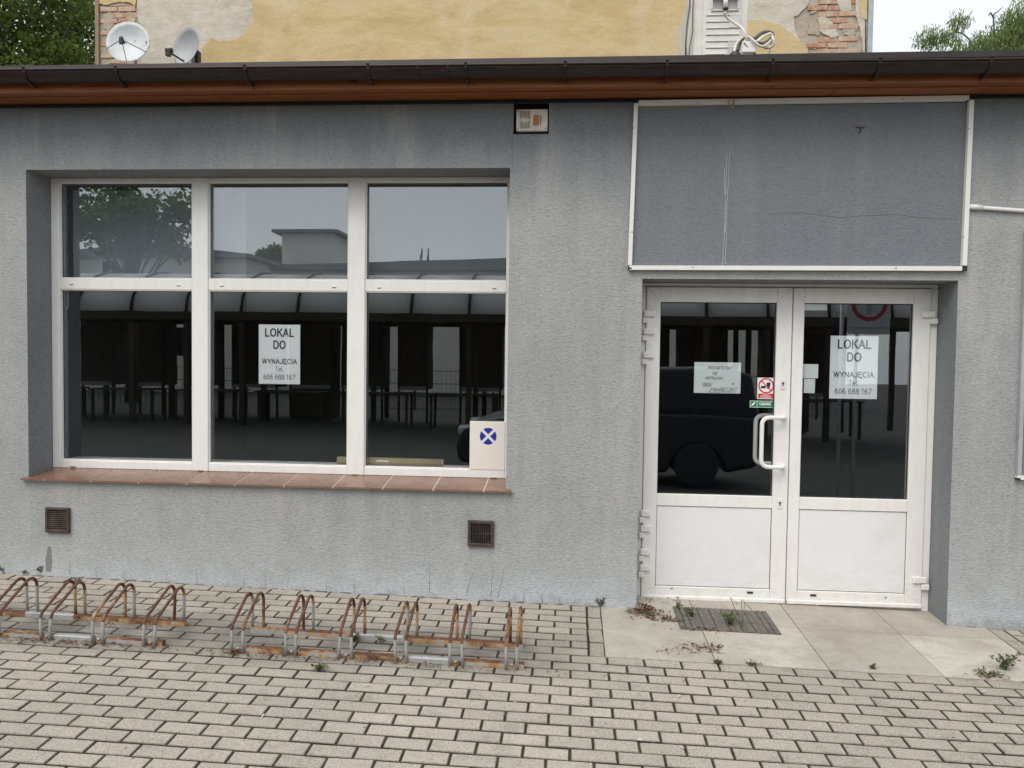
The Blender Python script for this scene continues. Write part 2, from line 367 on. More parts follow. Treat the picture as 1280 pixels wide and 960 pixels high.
PX, PY = .205, .1025; X0, Y0 = .1183, -.9746
LX0, LX1, LY = .211, 2.682, -.821      # landing slab edges
pav = MB()
pav.add([(-7, -4.4, gz(-7, -4.4)-.0042), (7, -4.4, gz(7, -4.4)-.0042), (7, .0, gz(7, 0)-.0042), (-7, .0, gz(-7, 0)-.0042)], [(0, 1, 2, 3)])
pavement = pav.obj('pavement', M['joint']); tag(pavement, 'block paving in front of the shop with dark mossy joints', kind='structure')
def ptones(t, n): return [t]+[-.28]*4+[-1]*4
def paver_geo(lx, ly, c=.0035, h=.05, jit=0):
    x, y = lx/2, ly/2
    def q(): return random.uniform(-jit, jit)
    top = [(-x+c+q(), -y+c+q(), 0), (x-c+q(), -y+c+q(), 0), (x-c+q(), y-c+q(), 0), (-x+c+q(), y-c+q(), 0)]
    md = [(-x, -y, -c*1.1), (x, -y, -c*1.1), (x, y, -c*1.1), (-x, y, -c*1.1)]
    bt = [(-x, -y, -h), (x, -y, -h), (x, y, -h), (-x, y, -h)]
    f = [(0, 1, 2, 3)]+[(i, i+4, (i+1) % 4+4, (i+1) % 4) for i in range(4)]+[(i+4, i+8, (i+1) % 4+8, (i+1) % 4+4) for i in range(4)]
    return top+md+bt, f
slots = []   # (x, y, lx, ly)
GX, GY = .0095, .0115
for k in range(-9, 34):
    yc = Y0-k*PY; off = 0 if k % 2 == 0 else PX/2
    for j in range(-36, 34):
        a = X0+off+j*PX; b = a+PX
        if k <= -2:
            segs = []
            if a < X0-.01: segs.append((a, min(b, X0)))
            if b > LX1+.115: segs.append((max(a, LX1+.105), b))
        else: segs = [(a, b)]
        for (p, q) in segs:
            if q-p > .025 and -6.8 < (p+q)/2 < 6.8: slots.append(((p+q)/2, yc, q-p-GX, PY-GY))
for k in range(4):
    yy = LY+.1025+k*.205
    if yy-.1 < 0:
        slots.append(((X0+LX0)/2+.002, yy, .0925-.008, .205-GX)); slots.append((LX1+.054, yy, .0925, .205-GX))
def inview(x, y):
    v = Vector((x, y, gz(x, y)))-CAM; d = v.dot(FW)
    if d < .3: return None
    u, w_ = 640+FL*v.dot(RT)/d, 480-FL*v.dot(UP)/d
    return d if -25 < u < 1305 and w_ < 975 else None
vis = sorted((inview(s[0], s[1]), i) for i, s in enumerate(slots) if inview(s[0], s[1]))
near = set(i for _, i in vis[:299])
cache = {}
stuffp = MB(); tones = []
tilt = (math.atan(SY), -math.atan(SX))
def tone(): return min(1, max(0, random.gauss(.5, .22)))
for i, (x, y, lx, ly) in enumerate(slots):
    dz = random.uniform(-.0018, .0018); rx, ry, rz = random.gauss(0, .007), random.gauss(0, .007), random.gauss(0, .011)
    if i in near:
        key = (round(lx, 3), round(ly, 3), random.randrange(7))
        if key not in cache:
            vs, fs = paver_geo(lx, ly, jit=.0012); me = bpy.data.meshes.new('paver'); me.from_pydata(vs, [], fs); me.materials.append(M['paver'])
            set_attr(me, 'tone', ptones(tone(), 9)); cache[key] = me
        o = bpy.data.objects.new('paver', cache[key]); C.objects.link(o); o.parent = pavement
        o.location = (x, y, gz(x, y)+dz); o.rotation_euler = (tilt[0]+rx, tilt[1]+ry, rz)
    else:
        vs, fs = paver_geo(lx, ly, jit=.0012)
        mt = Matrix.Translation((x, y, gz(x, y)+dz)) @ Euler((tilt[0]+rx, tilt[1]+ry, rz)).to_matrix().to_4x4()
        stuffp.add([mt @ Vector(v) for v in vs], fs); tones += ptones(tone(), 9)
o = stuffp.obj('paver', M['paver'], pavement); set_attr(o.data, 'tone', tones); o['kind'] = 'stuff'

land = MB()
land.add([(LX0, LY, gz(LX0, LY)-.004), (LX1, LY, gz(LX1, LY)-.004), (LX1, .36, gz(LX1, .36)-.004), (LX0, .36, gz(LX0, .36)-.004)], [(0, 1, 2, 3)])
landing = land.obj('doorstep', M['joint']); tag(landing, 'tiled doorstep landing before the white double door', kind='structure')
tw = (LX1-LX0)/4
for r_, (ya, yb) in enumerate(((LY, LY+tw), (LY+tw, .345))):
    for i in range(4):
        xa, xb = LX0+i*tw, LX0+(i+1)*tw; gp = .0022; mb = MB()
        yb2 = yb
        ps = [(xa+gp, ya+gp), (xb-gp, ya+gp), (xb-gp, yb2-gp), (xa+gp, yb2-gp)]
        hgt = .003+random.uniform(0, .0015)
        c_ = .0015
        pc = [(xa+gp+c_, ya+gp+c_), (xb-gp-c_, ya+gp+c_), (xb-gp-c_, yb2-gp-c_), (xa+gp+c_, yb2-gp-c_)]
        vs = [(x, y, gz(x, y)-.02) for x, y in ps]+[(x, y, gz(x, y)+hgt-.001) for x, y in ps]+[(x, y, gz(x, y)+hgt) for x, y in pc]
        mb.add(vs, [(0, 1, 5, 4), (1, 2, 6, 5), (2, 3, 7, 6), (3, 0, 4, 7)]+[(4+a, 4+(a+1) % 4, 8+(a+1) % 4, 8+a) for a in range(4)]+[(8, 9, 10, 11)])
        o = mb.obj('tile', M['tile'], landing)
        tn = [[.55, .85, .35, .95], [.45, .4, .2, .3]][r_][i]
        set_attr(o.data, 'tone', [tn]*len(o.data.polygons))

# ------------------------------------------------------------------ THE SHOP BUILDING
shop = thing('shop_building', 'low grey plastered shop building with white window and double door', 'building', (0, 0, 0))
WX0, WX1, WZ1, WZ0 = -3.782, -.431, 2.90, .745
DX0, DX1, DZ1 = .447, 2.438, 2.178
VX0, VX1, VZ0 = -.413, -.180, 3.119
TOPZ = 3.40; XL, XR = -7.0, 7.0
holes = [(WX0, WX1, WZ0, WZ1), (DX0, DX1, -.6, DZ1), (VX0, VX1, VZ0, 3.335)]
xs = sorted({XL, XR, WX0, WX1, DX0, DX1, VX0, VX1}); zs = sorted({-.6, WZ0, WZ1, DZ1, VZ0, 3.335, TOPZ})
mb = MB()
for i in range(len(xs)-1):
    for j in range(len(zs)-1):
        cx, cz = (xs[i]+xs[i+1])/2, (zs[j]+zs[j+1])/2
        if any(a < cx < b and c < cz < d for a, b, c, d in holes): continue
        mb.add([(xs[i], 0, zs[j]), (xs[i+1], 0, zs[j]), (xs[i+1], 0, zs[j+1]), (xs[i], 0, zs[j+1])], [(0, 1, 2, 3)])
for n_, (a, b, c, d) in enumerate(holes):
    D = .36 if n_ < 2 else .07
    mb.add([(a, 0, c), (a, D, c), (a, D, d), (a, 0, d)], [(0, 1, 2, 3)], 1)
    mb.add([(b, 0, c), (b, D, c), (b, D, d), (b, 0, d)], [(0, 1, 2, 3)], 1)
    mb.add([(a, 0, d), (b, 0, d), (b, D, d), (a, D, d)], [(0, 1, 2, 3)], 1)
    mb.add([(a, 0, c), (b, 0, c), (b, D, c), (a, D, c)], [(0, 1, 2, 3)], 1)
mb.add([(VX0, .07, VZ0), (VX1, .07, VZ0), (VX1, .07, 3.335), (VX0, .07, 3.335)], [(0, 1, 2, 3)], 2)
# ends and back of the building
mb.add([(XL, 0, -.6), (XL, 4.8, -.6), (XL, 4.8, 3.7), (XL, 0, TOPZ)], [(0, 1, 2, 3)]); mb.add([(XR, 0, -.6), (XR, 4.8, -.6), (XR, 4.8, 3.7), (XR, 0, TOPZ)], [(0, 1, 2, 3)])
mb.add([(XL, 4.8, -.6), (XR, 4.8, -.6), (XR, 4.8, 3.7), (XL, 4.8, 3.7)], [(0, 1, 2, 3)])
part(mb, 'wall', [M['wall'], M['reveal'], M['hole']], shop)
# interior room
mb = MB()
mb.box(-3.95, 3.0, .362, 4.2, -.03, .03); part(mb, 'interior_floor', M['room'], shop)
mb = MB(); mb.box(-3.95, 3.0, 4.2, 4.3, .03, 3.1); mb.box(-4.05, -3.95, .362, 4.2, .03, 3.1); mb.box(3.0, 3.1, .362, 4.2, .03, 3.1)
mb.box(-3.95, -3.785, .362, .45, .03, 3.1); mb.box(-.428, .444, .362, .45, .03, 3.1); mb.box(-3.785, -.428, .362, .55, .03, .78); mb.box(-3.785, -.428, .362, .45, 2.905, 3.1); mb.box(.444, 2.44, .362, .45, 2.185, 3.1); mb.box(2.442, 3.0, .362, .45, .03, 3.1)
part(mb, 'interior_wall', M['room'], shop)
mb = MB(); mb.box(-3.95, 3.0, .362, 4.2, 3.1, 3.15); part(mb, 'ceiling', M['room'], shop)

# cracks and peeled scars in the render at the foot of the wall
def ribbon(mb, pts, w0, y, w1=None):
    vs = []
    for i, (x, z) in enumerate(pts):
        t = i/(len(pts)-1); ww = w0+(((w1 if w1 is not None else w0)-w0)*t)
        a = pts[max(0, i-1)]; b = pts[min(len(pts)-1, i+1)]; dx, dz = b[0]-a[0], b[1]-a[1]; L = math.hypot(dx, dz) or 1
        nx, nz = -dz/L*ww/2, dx/L*ww/2
        vs += [(x+nx, y, z+nz), (x-nx, y, z-nz)]
    mb.add(vs, [(2*i, 2*i+1, 2*i+3, 2*i+2) for i in range(len(pts)-1)])
def wob(p0, p1, n=7, amp=.006):
    return [(p0[0]+(p1[0]-p0[0])*i/n+random.uniform(-amp, amp), p0[1]+(p1[1]-p0[1])*i/n) for i in range(n+1)]
CRK = mat('crack_line', (.07, .07, .07), 1)  # dark grey of the crack lines
for (xa, ya, xb, yb) in ((443, 741, 443, 727), (537, 741, 537, 700), (583, 745, 591, 715), (614, 748, 616, 705), (622, 748, 629, 712), (678, 754, 677, 742), (505, 743, 505, 726), (360, 735, 360, 712), (332, 734, 332, 718), (87, 717, 88, 700), (208, 725, 209, 714), (246, 731, 246, 712), (408, 738, 408, 726), (445, 736, 441, 722), (305, 736, 305, 722), (285, 733, 286, 722), (700, 757, 700, 746), (120, 722, 120, 708), (155, 724, 155, 714), (655, 752, 655, 735)):
    a = at(xa, ya, 0); b = at(xb, yb, 0); mb = MB(); ribbon(mb, wob((a.x, a.z), (b.x, b.z), 9, .005), random.uniform(.0018, .0032), -.0012, .0006); part(mb, 'crack', CRK, shop)
mb = MB(); ribbon(mb, wob((-.417, 2.9), (-.419, 3.12), 8, .001), .0022, -.0012); part(mb, 'crack', CRK, shop); mb = MB()
a = at(960, 268, 0); b = at(1195, 272, 0); ribbon(mb, [(a.x+(b.x-a.x)*i/24, a.z+(b.z-a.z)*i/24+.012*math.sin(i*.5)+random.uniform(-.004, .004)) for i in range(25)], .0025, -.0042)
part(mb, 'crack', CRK, shop)
mb = MB()   # chipped lip of render along the foot
x = -5.0
while x < 6:
    L = random.uniform(.03, .14)
    if not (.44 < x < 2.45) and random.random() < .8:
        h = random.uniform(.002, .009); z = gz(x, 0)
        mb.prism([(x, z-.01), (x+L, z-.012), (x+L*.9, z+h*.7), (x+L*.5, z+h), (x+L*.1, z+h*.5)], -random.uniform(.002, .008), .002)
    x += L+random.uniform(0, .05)
part(mb, 'chipped_render', simple_noisy('damp_render', (.12, .12, .11), (.25, .25, .24), .95, 20), shop)['kind'] = 'stuff'
mb = MB()   # patch of darker repaired render by the left grille
pts = [at(*p, 0) for p in ((60, 683), (63.5, 683), (65, 700), (64, 714), (58, 714), (57, 700))]
mb.prism([(p.x, p.z) for p in pts], -.0022, .001); part(mb, 'render_patch', mat('dark_patch', (.2, .2, .2), .95), shop)

# eave boards
mb_list = []
EY = -.24
def zat(px, py, Y): return at(px, py, Y).z
zE = 3.30
for (ya, yb, z, nm) in ((EY+.004, EY+.078, 3.345, 'soffit_board'), (EY+.083, -.002, 3.338, 'soffit_board')):
    cuts = [-5.2, -2.34 if ya > -.2 else -3.0, 1.6 if ya > -.2 else .2, 2.52, 5.6] if ya > -.2 else [-5.2, -2.0, 1.2, 2.55, 5.6]
    for i in range(len(cuts)-1):
        mb = MB(); mb.bev(cuts[i]+.0015, cuts[i+1]-.0015, ya, yb, z-.0, z+.02, .004); part(mb, nm, M['wood'], shop)
cuts = [-5.2, -2.062, 2.41, 5.6]
for i in range(3):
    mb = MB(); mb.bev(cuts[i]+.0012, cuts[i+1]-.0012, EY-.02, EY, 3.338, 3.50, .004); part(mb, 'fascia_board', M['wood'], shop)
mb = MB(); mb.box(-5.2, 5.6, -.03, -.0015, 3.319, 3.3365); part(mb, 'shade_strip', M['dark'], shop)  # dark strip standing in for the shade line under the soffit

# gutter: half-round trough, rolled rim, falls slightly to the right
gut = thing('gutter', None, None); gut.parent = shop
del_keys = [k for k in gut.keys()]
RG = .058; GYc = -.325
def rimz(x):
    return 3.447 - .0026*(x+3.6)
mb = MB(); nseg = 14; xsn = [-5.2+i*.6 for i in range(19)]
ring = []
for x in xsn:
    zc = rimz(x)
    for k in range(nseg+1):
        a = math.pi+math.pi*k/nseg; ring.append((x, GYc+RG*math.cos(a), zc+RG*math.sin(a)*1.12))
    for k in range(nseg+1):
        a = 2*math.pi-math.pi*k/nseg; ring.append((x, GYc+(RG-.003)*math.cos(a), zc+(RG-.003)*math.sin(a)*1.12))
m_ = 2*(nseg+1)
fs = [(i*m_+k, i*m_+(k+1) % m_, (i+1)*m_+(k+1) % m_, (i+1)*m_+k) for i in range(len(xsn)-1) for k in range(m_)]
mb.add(ring, fs, 0, True)
mb.tube([(x, GYc-RG-.004, rimz(x)-.002) for x in xsn], .007, 8)
part(mb, 'trough', M['gutter'], gut)
for px in (30, 145, 306, 460, 582, 706.6, 834, 966, 1100, 1239):
    x = at(px, 85, -.385).x; zc = rimz(x); mb = MB(); P = []
    for k in range(12):
        a = math.pi+math.pi*k/11; P.append((x+.0, GYc+(RG+.004)*math.cos(a), zc+(RG+.004)*1.12*math.sin(a)))
    P = [(x, GYc-RG-.012, zc+.008)]+P
    for i in range(len(P)-1):
        a, b = Vector(P[i]), Vector(P[i+1]); t = (b-a).normalized(); nrm = Vector((0, -t.z, t.y))*.004
        mb.add([a+Vector((-.009, 0, 0))+nrm, a+Vector((.009, 0, 0))+nrm, a+Vector((.009, 0, 0))-nrm, a+Vector((-.009, 0, 0))-nrm, b+Vector((-.009, 0, 0))+nrm, b+Vector((.009, 0, 0))+nrm, b+Vector((.009, 0, 0))-nrm, b+Vector((-.009, 0, 0))-nrm],
               [(0, 1, 5, 4), (1, 2, 6, 5), (2, 3, 7, 6), (3, 0, 4, 7)])
    mb.bev(x-.008, x+.008, EY-.085, EY-.02, zc-RG*1.12-.016, zc-RG*1.12-.006, .002)
    part(mb, 'gutter_bracket', M['gutter'], gut)
for px in (523, 561):
    mb = MB(); x = at(px, 90, -.385).x
    mb.tube([(x-.006, GYc+(RG+.004)*math.cos(math.pi+math.pi*k/10), rimz(x)+(RG+.004)*1.12*math.sin(math.pi+math.pi*k/10)) for k in range(11)], .006, 6); part(mb, 'joint_sleeve', M['gutter'], gut)
# roof sheet with a folded drip edge
mb = MB()
ex = [-5.2, -2, 0, 2, 5.6]
def edgez(x): return {0: 0}.get(9, 3.508)
pa = [(x, -.285, 3.506+.0016*(x+3.6)) for x in ex]; pb = [(x, -.29, 3.47+.001*(x+3.6)) for x in ex]; pc = [(x, 4.9, 3.86) for x in ex]; pd = [(x, -.24, 3.49) for x in ex]; pe = [(x, 4.9, 3.8) for x in ex]
k = len(ex); allv = pb+pa+pc+pe+pd
fs = []
for r_ in range(5):
    for i in range(k-1):
        r2 = (r_+1) % 5; fs.append((r_*k+i, r_*k+i+1, r2*k+i+1, r2*k+i))
mb.add(allv, fs); part(mb, 'roof', M['gutter'], shop)

# sill
sill = thing('window_sill', None, None); sill.parent = shop
def sill_z(y): return .764+(y+.035)*.122
mb = MB()
mb.add([(WX0-.04, -.035, sill_z(-.035)-.014), (WX1+.045, -.035, sill_z(-.035)-.014), (WX1+.045, -.001, sill_z(-.001)-.014), (WX1-.0008, -.001, sill_z(-.001)-.014), (WX1-.0008, .275, sill_z(.275)-.014), (WX0+.0008, .275, sill_z(.275)-.014), (WX0+.0008, -.001, sill_z(-.001)-.014), (WX0-.04, -.001, sill_z(-.001)-.014)]+[(WX0-.038, -.033, sill_z(-.035)-.003), (WX1+.043, -.033, sill_z(-.035)-.003), (WX1+.043, -.001, sill_z(-.001)-.003), (WX1-.0008, -.001, sill_z(-.001)-.003), (WX1-.0008, .275, sill_z(.275)-.003), (WX0+.0008, .275, sill_z(.275)-.003), (WX0+.0008, -.001, sill_z(-.001)-.003), (WX0-.038, -.001, sill_z(-.001)-.003)],
       [tuple(range(7, -1, -1)), tuple(range(8, 16))]+[(i, (i+1) % 8, 8+(i+1) % 8, 8+i) for i in range(8)])
part(mb, 'sill_bed', M['grout'], sill)
js = [WX0-.04]+[-3.65+.3415*k for k in range(10)]+[WX1+.045]
for i in range(len(js)-1):
    a, b = js[i]+.0045, js[i+1]-.0045; mb = MB()
    ai, bi = max(a, WX0+.001), min(b, WX1-.001)
    poly = [(a, -.04), (b, -.04)]
    if b > bi: poly += [(b, -.0015), (bi, -.0015)]
    poly += [(bi, .262), (ai, .262)]
    if a < ai: poly += [(ai, -.0015), (a, -.0015)]
    nn = len(poly)
    mb.add([(x, y, sill_z(y)-.010) for x, y in poly]+[(x, y, sill_z(y)) for x, y in poly], [tuple(reversed(range(nn))), tuple(range(nn, 2*nn))]+[(q, (q+1) % nn, nn+(q+1) % nn, nn+q) for q in range(nn)])
    part(mb, 'sill_tile', M['sill'], sill)

# window
win = thing('shop_window', None, None); win.parent = shop
FY = .26; FD = .33
def wpart(name, mats, boxes, b=.004):
    mb = MB()
    for (x0, x1, y0, y1, z0, z1) in boxes: mb.bev(x0, x1, y0, y1, z0, z1, b)
    return part(mb, name, mats, win)
wpart('frame', M['pvc'], [(WX0+.001, -3.719, FY, FD, .80, 2.899)]); wpart('frame', M['pvc'], [(-.462, WX1-.001, FY, FD, .80, 2.899)])
for (a, b) in ((-3.718, -2.7245), (-2.6055, -1.5875), (-1.4655, -.463)):
    wpart('frame', M['pvc'], [(a, b, FY+.001, FD, 2.868, 2.899)]); wpart('frame', M['pvc'], [(a, b, FY+.001, FD, .80, .858)])
    wpart('transom', M['pvc'], [(a, b, FY+.002, FD, 2.100, 2.180)])
    for (z0, z1) in ((2.180, 2.868), (.858, 2.100)):
        mb = MB(); t = .006; y0, y1 = FY+.032, FY+.04
        mb.box(a, b, y0, y1, z0, z0+t); mb.box(a, b, y0, y1, z1-t, z1); mb.box(a, a+t, y0, y1, z0+t, z1-t); mb.box(b-t, b, y0, y1, z0+t, z1-t); part(mb, 'gasket', M['gasket'], win)
        mb = MB(); mb.box(a+.001, b-.001, FY+.041, FY+.047, z0+.001, z1-.001); part(mb, 'pane', M['glass'], win)
        mb = MB(); t = .012; y0, y1 = FY+.006, FY+.031
        # sloped glazing bead
        for (p, q, r1, s1) in ((a, b, z0, z0+t), (a, b, z1-t, z1)):
            pass
        mb.bev(a, a+.007, y0, y1, z0, z1, .003); mb.bev(b-.007, b, y0, y1, z0, z1, .003); mb.bev(a+.007, b-.007, y0, y1, z0, z0+.007, .003); mb.bev(a+.007, b-.007, y0, y1, z1-.007, z1, .003)
        part(mb, 'glazing_bead', M['pvc'], win)
wpart('mullion', M['pvc'], [(-2.7245, -2.6055, FY-.004, FD, .80, 2.899)]); wpart('mullion', M['pvc'], [(-1.5875, -1.4655, FY-.004, FD, .80, 2.899)])
for px, py in ((89, 354.5), (223, 356.5), (277, 357), (417.7, 358.5), (474, 359.3), (617.7, 359.9)):
    p = at(px, py, FY); mb = MB(); mb.bev(p.x-.014, p.x+.014, FY-.004, FY+.004, p.z-.004, p.z+.006, .002); mb.box(p.x-.012, p.x+.012, FY-.002, FY+.001, p.z-.0065, p.z-.004, 1)
    part(mb, 'drain_cap', [M['pvc'], M['dark']], win)
for px, py in ((91, 582), (251, 587), (444, 592), (617, 596)):
    p = at(px, py, FY); mb = MB(); mb.bev(p.x-.02, p.x+.02, FY-.012, FY+.002, p.z-.008, p.z-.0, .002); part(mb, 'drain_cap', simple_noisy('aged_cap', (.45, .33, .2), (.6, .55, .45)), win)

# doors
DY = .27
dfr = thing('door_frame', None, None); dfr.parent = shop
def dp(name, m, par, bx, b=.004):
    mb = MB()
    for t in bx: mb.bev(*t, b)
    return part(mb, name, m, par)
dp('jamb', M['pvc'], dfr, [(DX0+.001, .498, DY, .345, -.045, 2.15)]); dp('jamb', M['pvc'], dfr, [(2.389, DX1-.001, DY, .345, -.06, 2.15)]); dp('head', M['pvc'], dfr, [(DX0+.001, DX1-.001, DY, .345, 2.151, 2.177)])
dp('threshold', M['flue'], dfr, [(.499, 2.388, DY+.004, .34, -.06, -.008)])
def leaf(x0, x1, gx0, gx1, handle_side):
    lf = thing('door_leaf', None, None); lf.parent = shop
    y0, y1 = DY-.010, DY+.055; zt, zg1, zg0, zp1, zp0, zb = 2.147, 2.045, .722, .638, .078, .0
    dp('stile', M['pvc'], lf, [(x0, gx0, y0, y1, zb, zt)]); dp('stile', M['pvc'], lf, [(gx1, x1, y0, y1, zb, zt)])
    for a, b in ((zg1, zt), (zp1, zg0), (zb, zp0)): dp('rail', M['pvc'], lf, [(gx0+.0005, gx1-.0005, y0+.001, y1, a, b)])
    dp('lower_panel', M['pvc2'], lf, [(gx0+.004, gx1-.004, y0+.009, y1-.01, zp0+.004, zp1-.004)], .002)
    mb = MB(); mb.box(gx0+.0005, gx1-.0005, y0+.013, y1-.012, zp0, zp0+.0045); mb.box(gx0+.0005, gx1-.0005, y0+.013, y1-.012, zp1-.0045, zp1); mb.box(gx0+.0005, gx0+.0045, y0+.013, y1-.012, zp0+.0045, zp1-.0045); mb.box(gx1-.0045, gx1-.0005, y0+.013, y1-.012, zp0+.0045, zp1-.0045)
    t = .005; mb.box(gx0+.0005, gx1-.0005, y0+.02, y0+.03, zg0, zg0+t); mb.box(gx0+.0005, gx1-.0005, y0+.02, y0+.03, zg1-t, zg1); mb.box(gx0+.0005, gx0+t, y0+.02, y0+.03, zg0+t, zg1-t); mb.box(gx1-t, gx1-.0005, y0+.02, y0+.03, zg0+t, zg1-t)
    part(mb, 'gasket', M['gasket'], lf)
    mb = MB(); mb.box(gx0+.001, gx1-.001, y0+.031, y0+.037, zg0+.001, zg1-.001); part(mb, 'pane', M['glass'], lf)
    dp('weather_bar', M['pvc'], lf, [(x0+.002, x1-.002, y0-.018, y0-.0005, -.014, .017)], .006)
    # mitred corner joints
    for (ax, az, bx, bz) in ((x0+.004, zt-.004, gx0, zg1), (x1-.004, zt-.004, gx1, zg1), (x0+.004, .017, gx0, zp0), (x1-.004, .017, gx1, zp0)): mb = MB(); ribbon(mb, [(ax, az), (bx, bz)], .0016, y0-.0006); part(mb, 'mitre_joint', M['mitre'], lf)
    return lf, y0
lfL, y0 = leaf(.5, 1.4815, .597, 1.379, 1); lfR, y0 = leaf(1.4875, 2.387, 1.5615, 2.277, -1)
def hinge(lf, xa, xb, z1, xs0, xs1):
    dp('hinge', M['pvc'], lf, [(xa, xb, y0-.022, y0-.0005, z1-.044, z1), (xs0, xs1, y0-.024, y0-.0008, z1-.088, z1-.049)], .005)
for z in (1.985, 1.864, 1.702): hinge(lfL, .482, .556, z, .472, .509)
for z in (.606, .500, .337, .226): hinge(lfL, .487, .553, z, .476, .513)
hinge(lfR, 2.325, 2.412, 1.997, 2.378, 2.428); hinge(lfR, 2.322, 2.412, .203, 2.378, 2.428)
def dhandle(lf, y, inner, m):
    s = 1 if inner else -1; ya = y; yb = y+s*.062; r = .0145
    P = [(1.445, ya, 1.272), (1.445, ya+s*.03, 1.272)]
    def arc(c0, c1, c2, n=5): # quadratic corner
        c0, c1, c2 = Vector(c0), Vector(c1), Vector(c2)
        return [tuple(c0*(1-t)**2+c1*2*t*(1-t)+c2*t*t) for t in [i/n for i in range(n+1)]]
    P = [(1.437, ya, 1.268)]+arc((1.437, ya+s*.03, 1.268), (1.437, yb, 1.268), (1.405, yb, 1.268))+arc((1.34, yb, 1.268), (1.283, yb, 1.268), (1.283, yb, 1.215), 7)+arc((1.283, yb, .985), (1.283, yb, .932), (1.34, yb, .932), 7)+arc((1.405, yb, .932), (1.437, yb, .932), (1.437, ya+s*.03, .932))+[(1.437, ya, .932)]
    mb = MB(); mb.tube(P, r, 12)
    for z in (1.268, .932): mb.cyl((1.437, ya, z), (1.437, ya+s*.008, z), .021, 16)
    part(mb, 'handle', m, lf)
dhandle(lfL, y0, False, M['pvc']); dhandle(lfL, DY+.055, True, M['pvc'])
for z0, z1 in ((1.457, 1.526), (.638, .708)):
    dp('lock_plate', M['rail'], lfL, [(1.413, 1.445, y0-.006, y0-.0005, z0, z1)], .003)
    mb = MB(); zc = (z0+z1)/2+.008; mb.cyl((1.429, y0-.0075, zc), (1.429, y0-.0055, zc), .0075, 12); mb.box(1.4255, 1.4325, y0-.0072, y0-.0056, zc-.022, zc-.004); part(mb, 'keyhole', M['dark'], lfL)
for lf, px, py, ww in ((lfL, 839.5, 735.3, .008), (lfL, 937.5, 740.6, .02), (lfR, 1016.5, 744, .02), (lfR, 1107, 747, .008)):
    p = at(px, py, y0); mb = MB(); mb.bev(p.x-ww, p.x+ww, y0-.004, y0-.0005, p.z-(.007 if ww > .01 else .0025), p.z+(.007 if ww > .01 else .0025), .001); part(mb, 'drain_slot', M['blackplastic'], lf)

# ------------------------------------------------------------------ lettering helper
def EL(cx, cz, rx, rz, a0, a1, n=14):
    return [(cx+rx*math.cos(R_(a0+(a1-a0)*i/n)), cz+rz*math.sin(R_(a0+(a1-a0)*i/n))) for i in range(n+1)]
GLY = {   # each letter: width, strokes
 'L': (.55, [[(.06, 1), (.06, 0), (.55, 0)]]), 'O': (.78, [EL(.39, .5, .36, .5, 0, 360, 24)]), 'K': (.66, [[(.06, 1), (.06, 0)], [(.62, 1), (.08, .42)], [(.26, .6), (.66, 0)]]),
 'A': (.7, [[(.0, 0), (.35, 1), (.7, 0)], [(.13, .34), (.57, .34)]]), 'D': (.7, [[(.06, 0), (.06, 1), (.32, 1)]+EL(.32, .5, .35, .5, 90, -90)+[(.06, 0)]]),
 'W': (1.0, [[(0, 1), (.26, 0), (.5, 1), (.74, 0), (1, 1)]]), 'Y': (.66, [[(0, 1), (.33, .45), (.33, 0)], [(.66, 1), (.33, .45)]]), 'N': (.68, [[(.06, 0), (.06, 1), (.62, 0), (.62, 1)]]),
 'J': (.48, [[(.42, 1), (.42, .2)]+EL(.22, .2, .2, .2, 0, -170, 8)]), 'E': (.58, [[(.56, 1), (.06, 1), (.06, 0), (.56, 0)], [(.06, .53), (.5, .53)]]),
 'C': (.74, [EL(.4, .5, .36, .5, 45, 315, 20)]), 'I': (.14, [[(.07, 0), (.07, 1)]]), 'T': (.6, [[(0, 1), (.6, 1)], [(.3, 1), (.3, 0)]]),
 'P': (.6, [[(.06, 0), (.06, 1), (.34, 1)]+EL(.34, .74, .24, .26, 90, -90, 10)+[(.06, .48)]]), 'R': (.64, [[(.06, 0), (.06, 1), (.34, 1)]+EL(.34, .74, .24, .26, 90, -90, 10)+[(.06, .48)], [(.34, .48), (.62, 0)]]),
 'Z': (.6, [[(.02, 1), (.58, 1), (.02, 0), (.6, 0)]]), 'S': (.62, [EL(.31, .75, .27, .25, 35, 270, 12)+EL(.31, .25, .28, .25, 90, -145, 12)]), 'M': (.8, [[(.06, 0), (.06, 1), (.4, .1), (.74, 1), (.74, 0)]]),
 'B': (.64, [[(.06, 0), (.06, 1), (.34, 1)]+EL(.34, .76, .22, .24, 90, -90, 8)+[(.06, .52)], [(.34, .52)]+EL(.34, .26, .26, .26, 90, -90, 8)+[(.06, 0)]]), 'F': (.55, [[(.06, 0), (.06, 1), (.55, 1)], [(.06, .52), (.48, .52)]]),
 'G': (.78, [EL(.4, .5, .36, .5, 45, 360, 20)+[(.44, .5)]]), 'e': (.5, [[(.04, .36), (.46, .36)]+EL(.25, .35, .22, .35, 5, 320, 14)]), 'l': (.14, [[(.07, 0), (.07, 1)]]), '.': (.16, [[(.08, 0), (.08, .09)]]),
 '0': (.56, [EL(.28, .5, .24, .5, 0, 360, 20)]), '1': (.4, [[(.04, .78), (.24, 1), (.24, 0)]]), '6': (.56, [EL(.3, .5, .25, .5, 60, 190, 10)+EL(.28, .31, .24, .31, 170, 530, 18)]), '7': (.56, [[(.04, 1), (.54, 1), (.2, 0)]]),
 '8': (.56, [EL(.28, .76, .2, .24, 0, 360, 16), EL(.28, .27, .25, .27, 0, 360, 16)]), ' ': (.22, []), '"': (.2, [[(.05, 1), (.02, .8)], [(.16, 1), (.13, .8)]]), ',': (.2, [[(.06, .1), (.0, -.12)], [(.17, .1), (.11, -.12)]])}
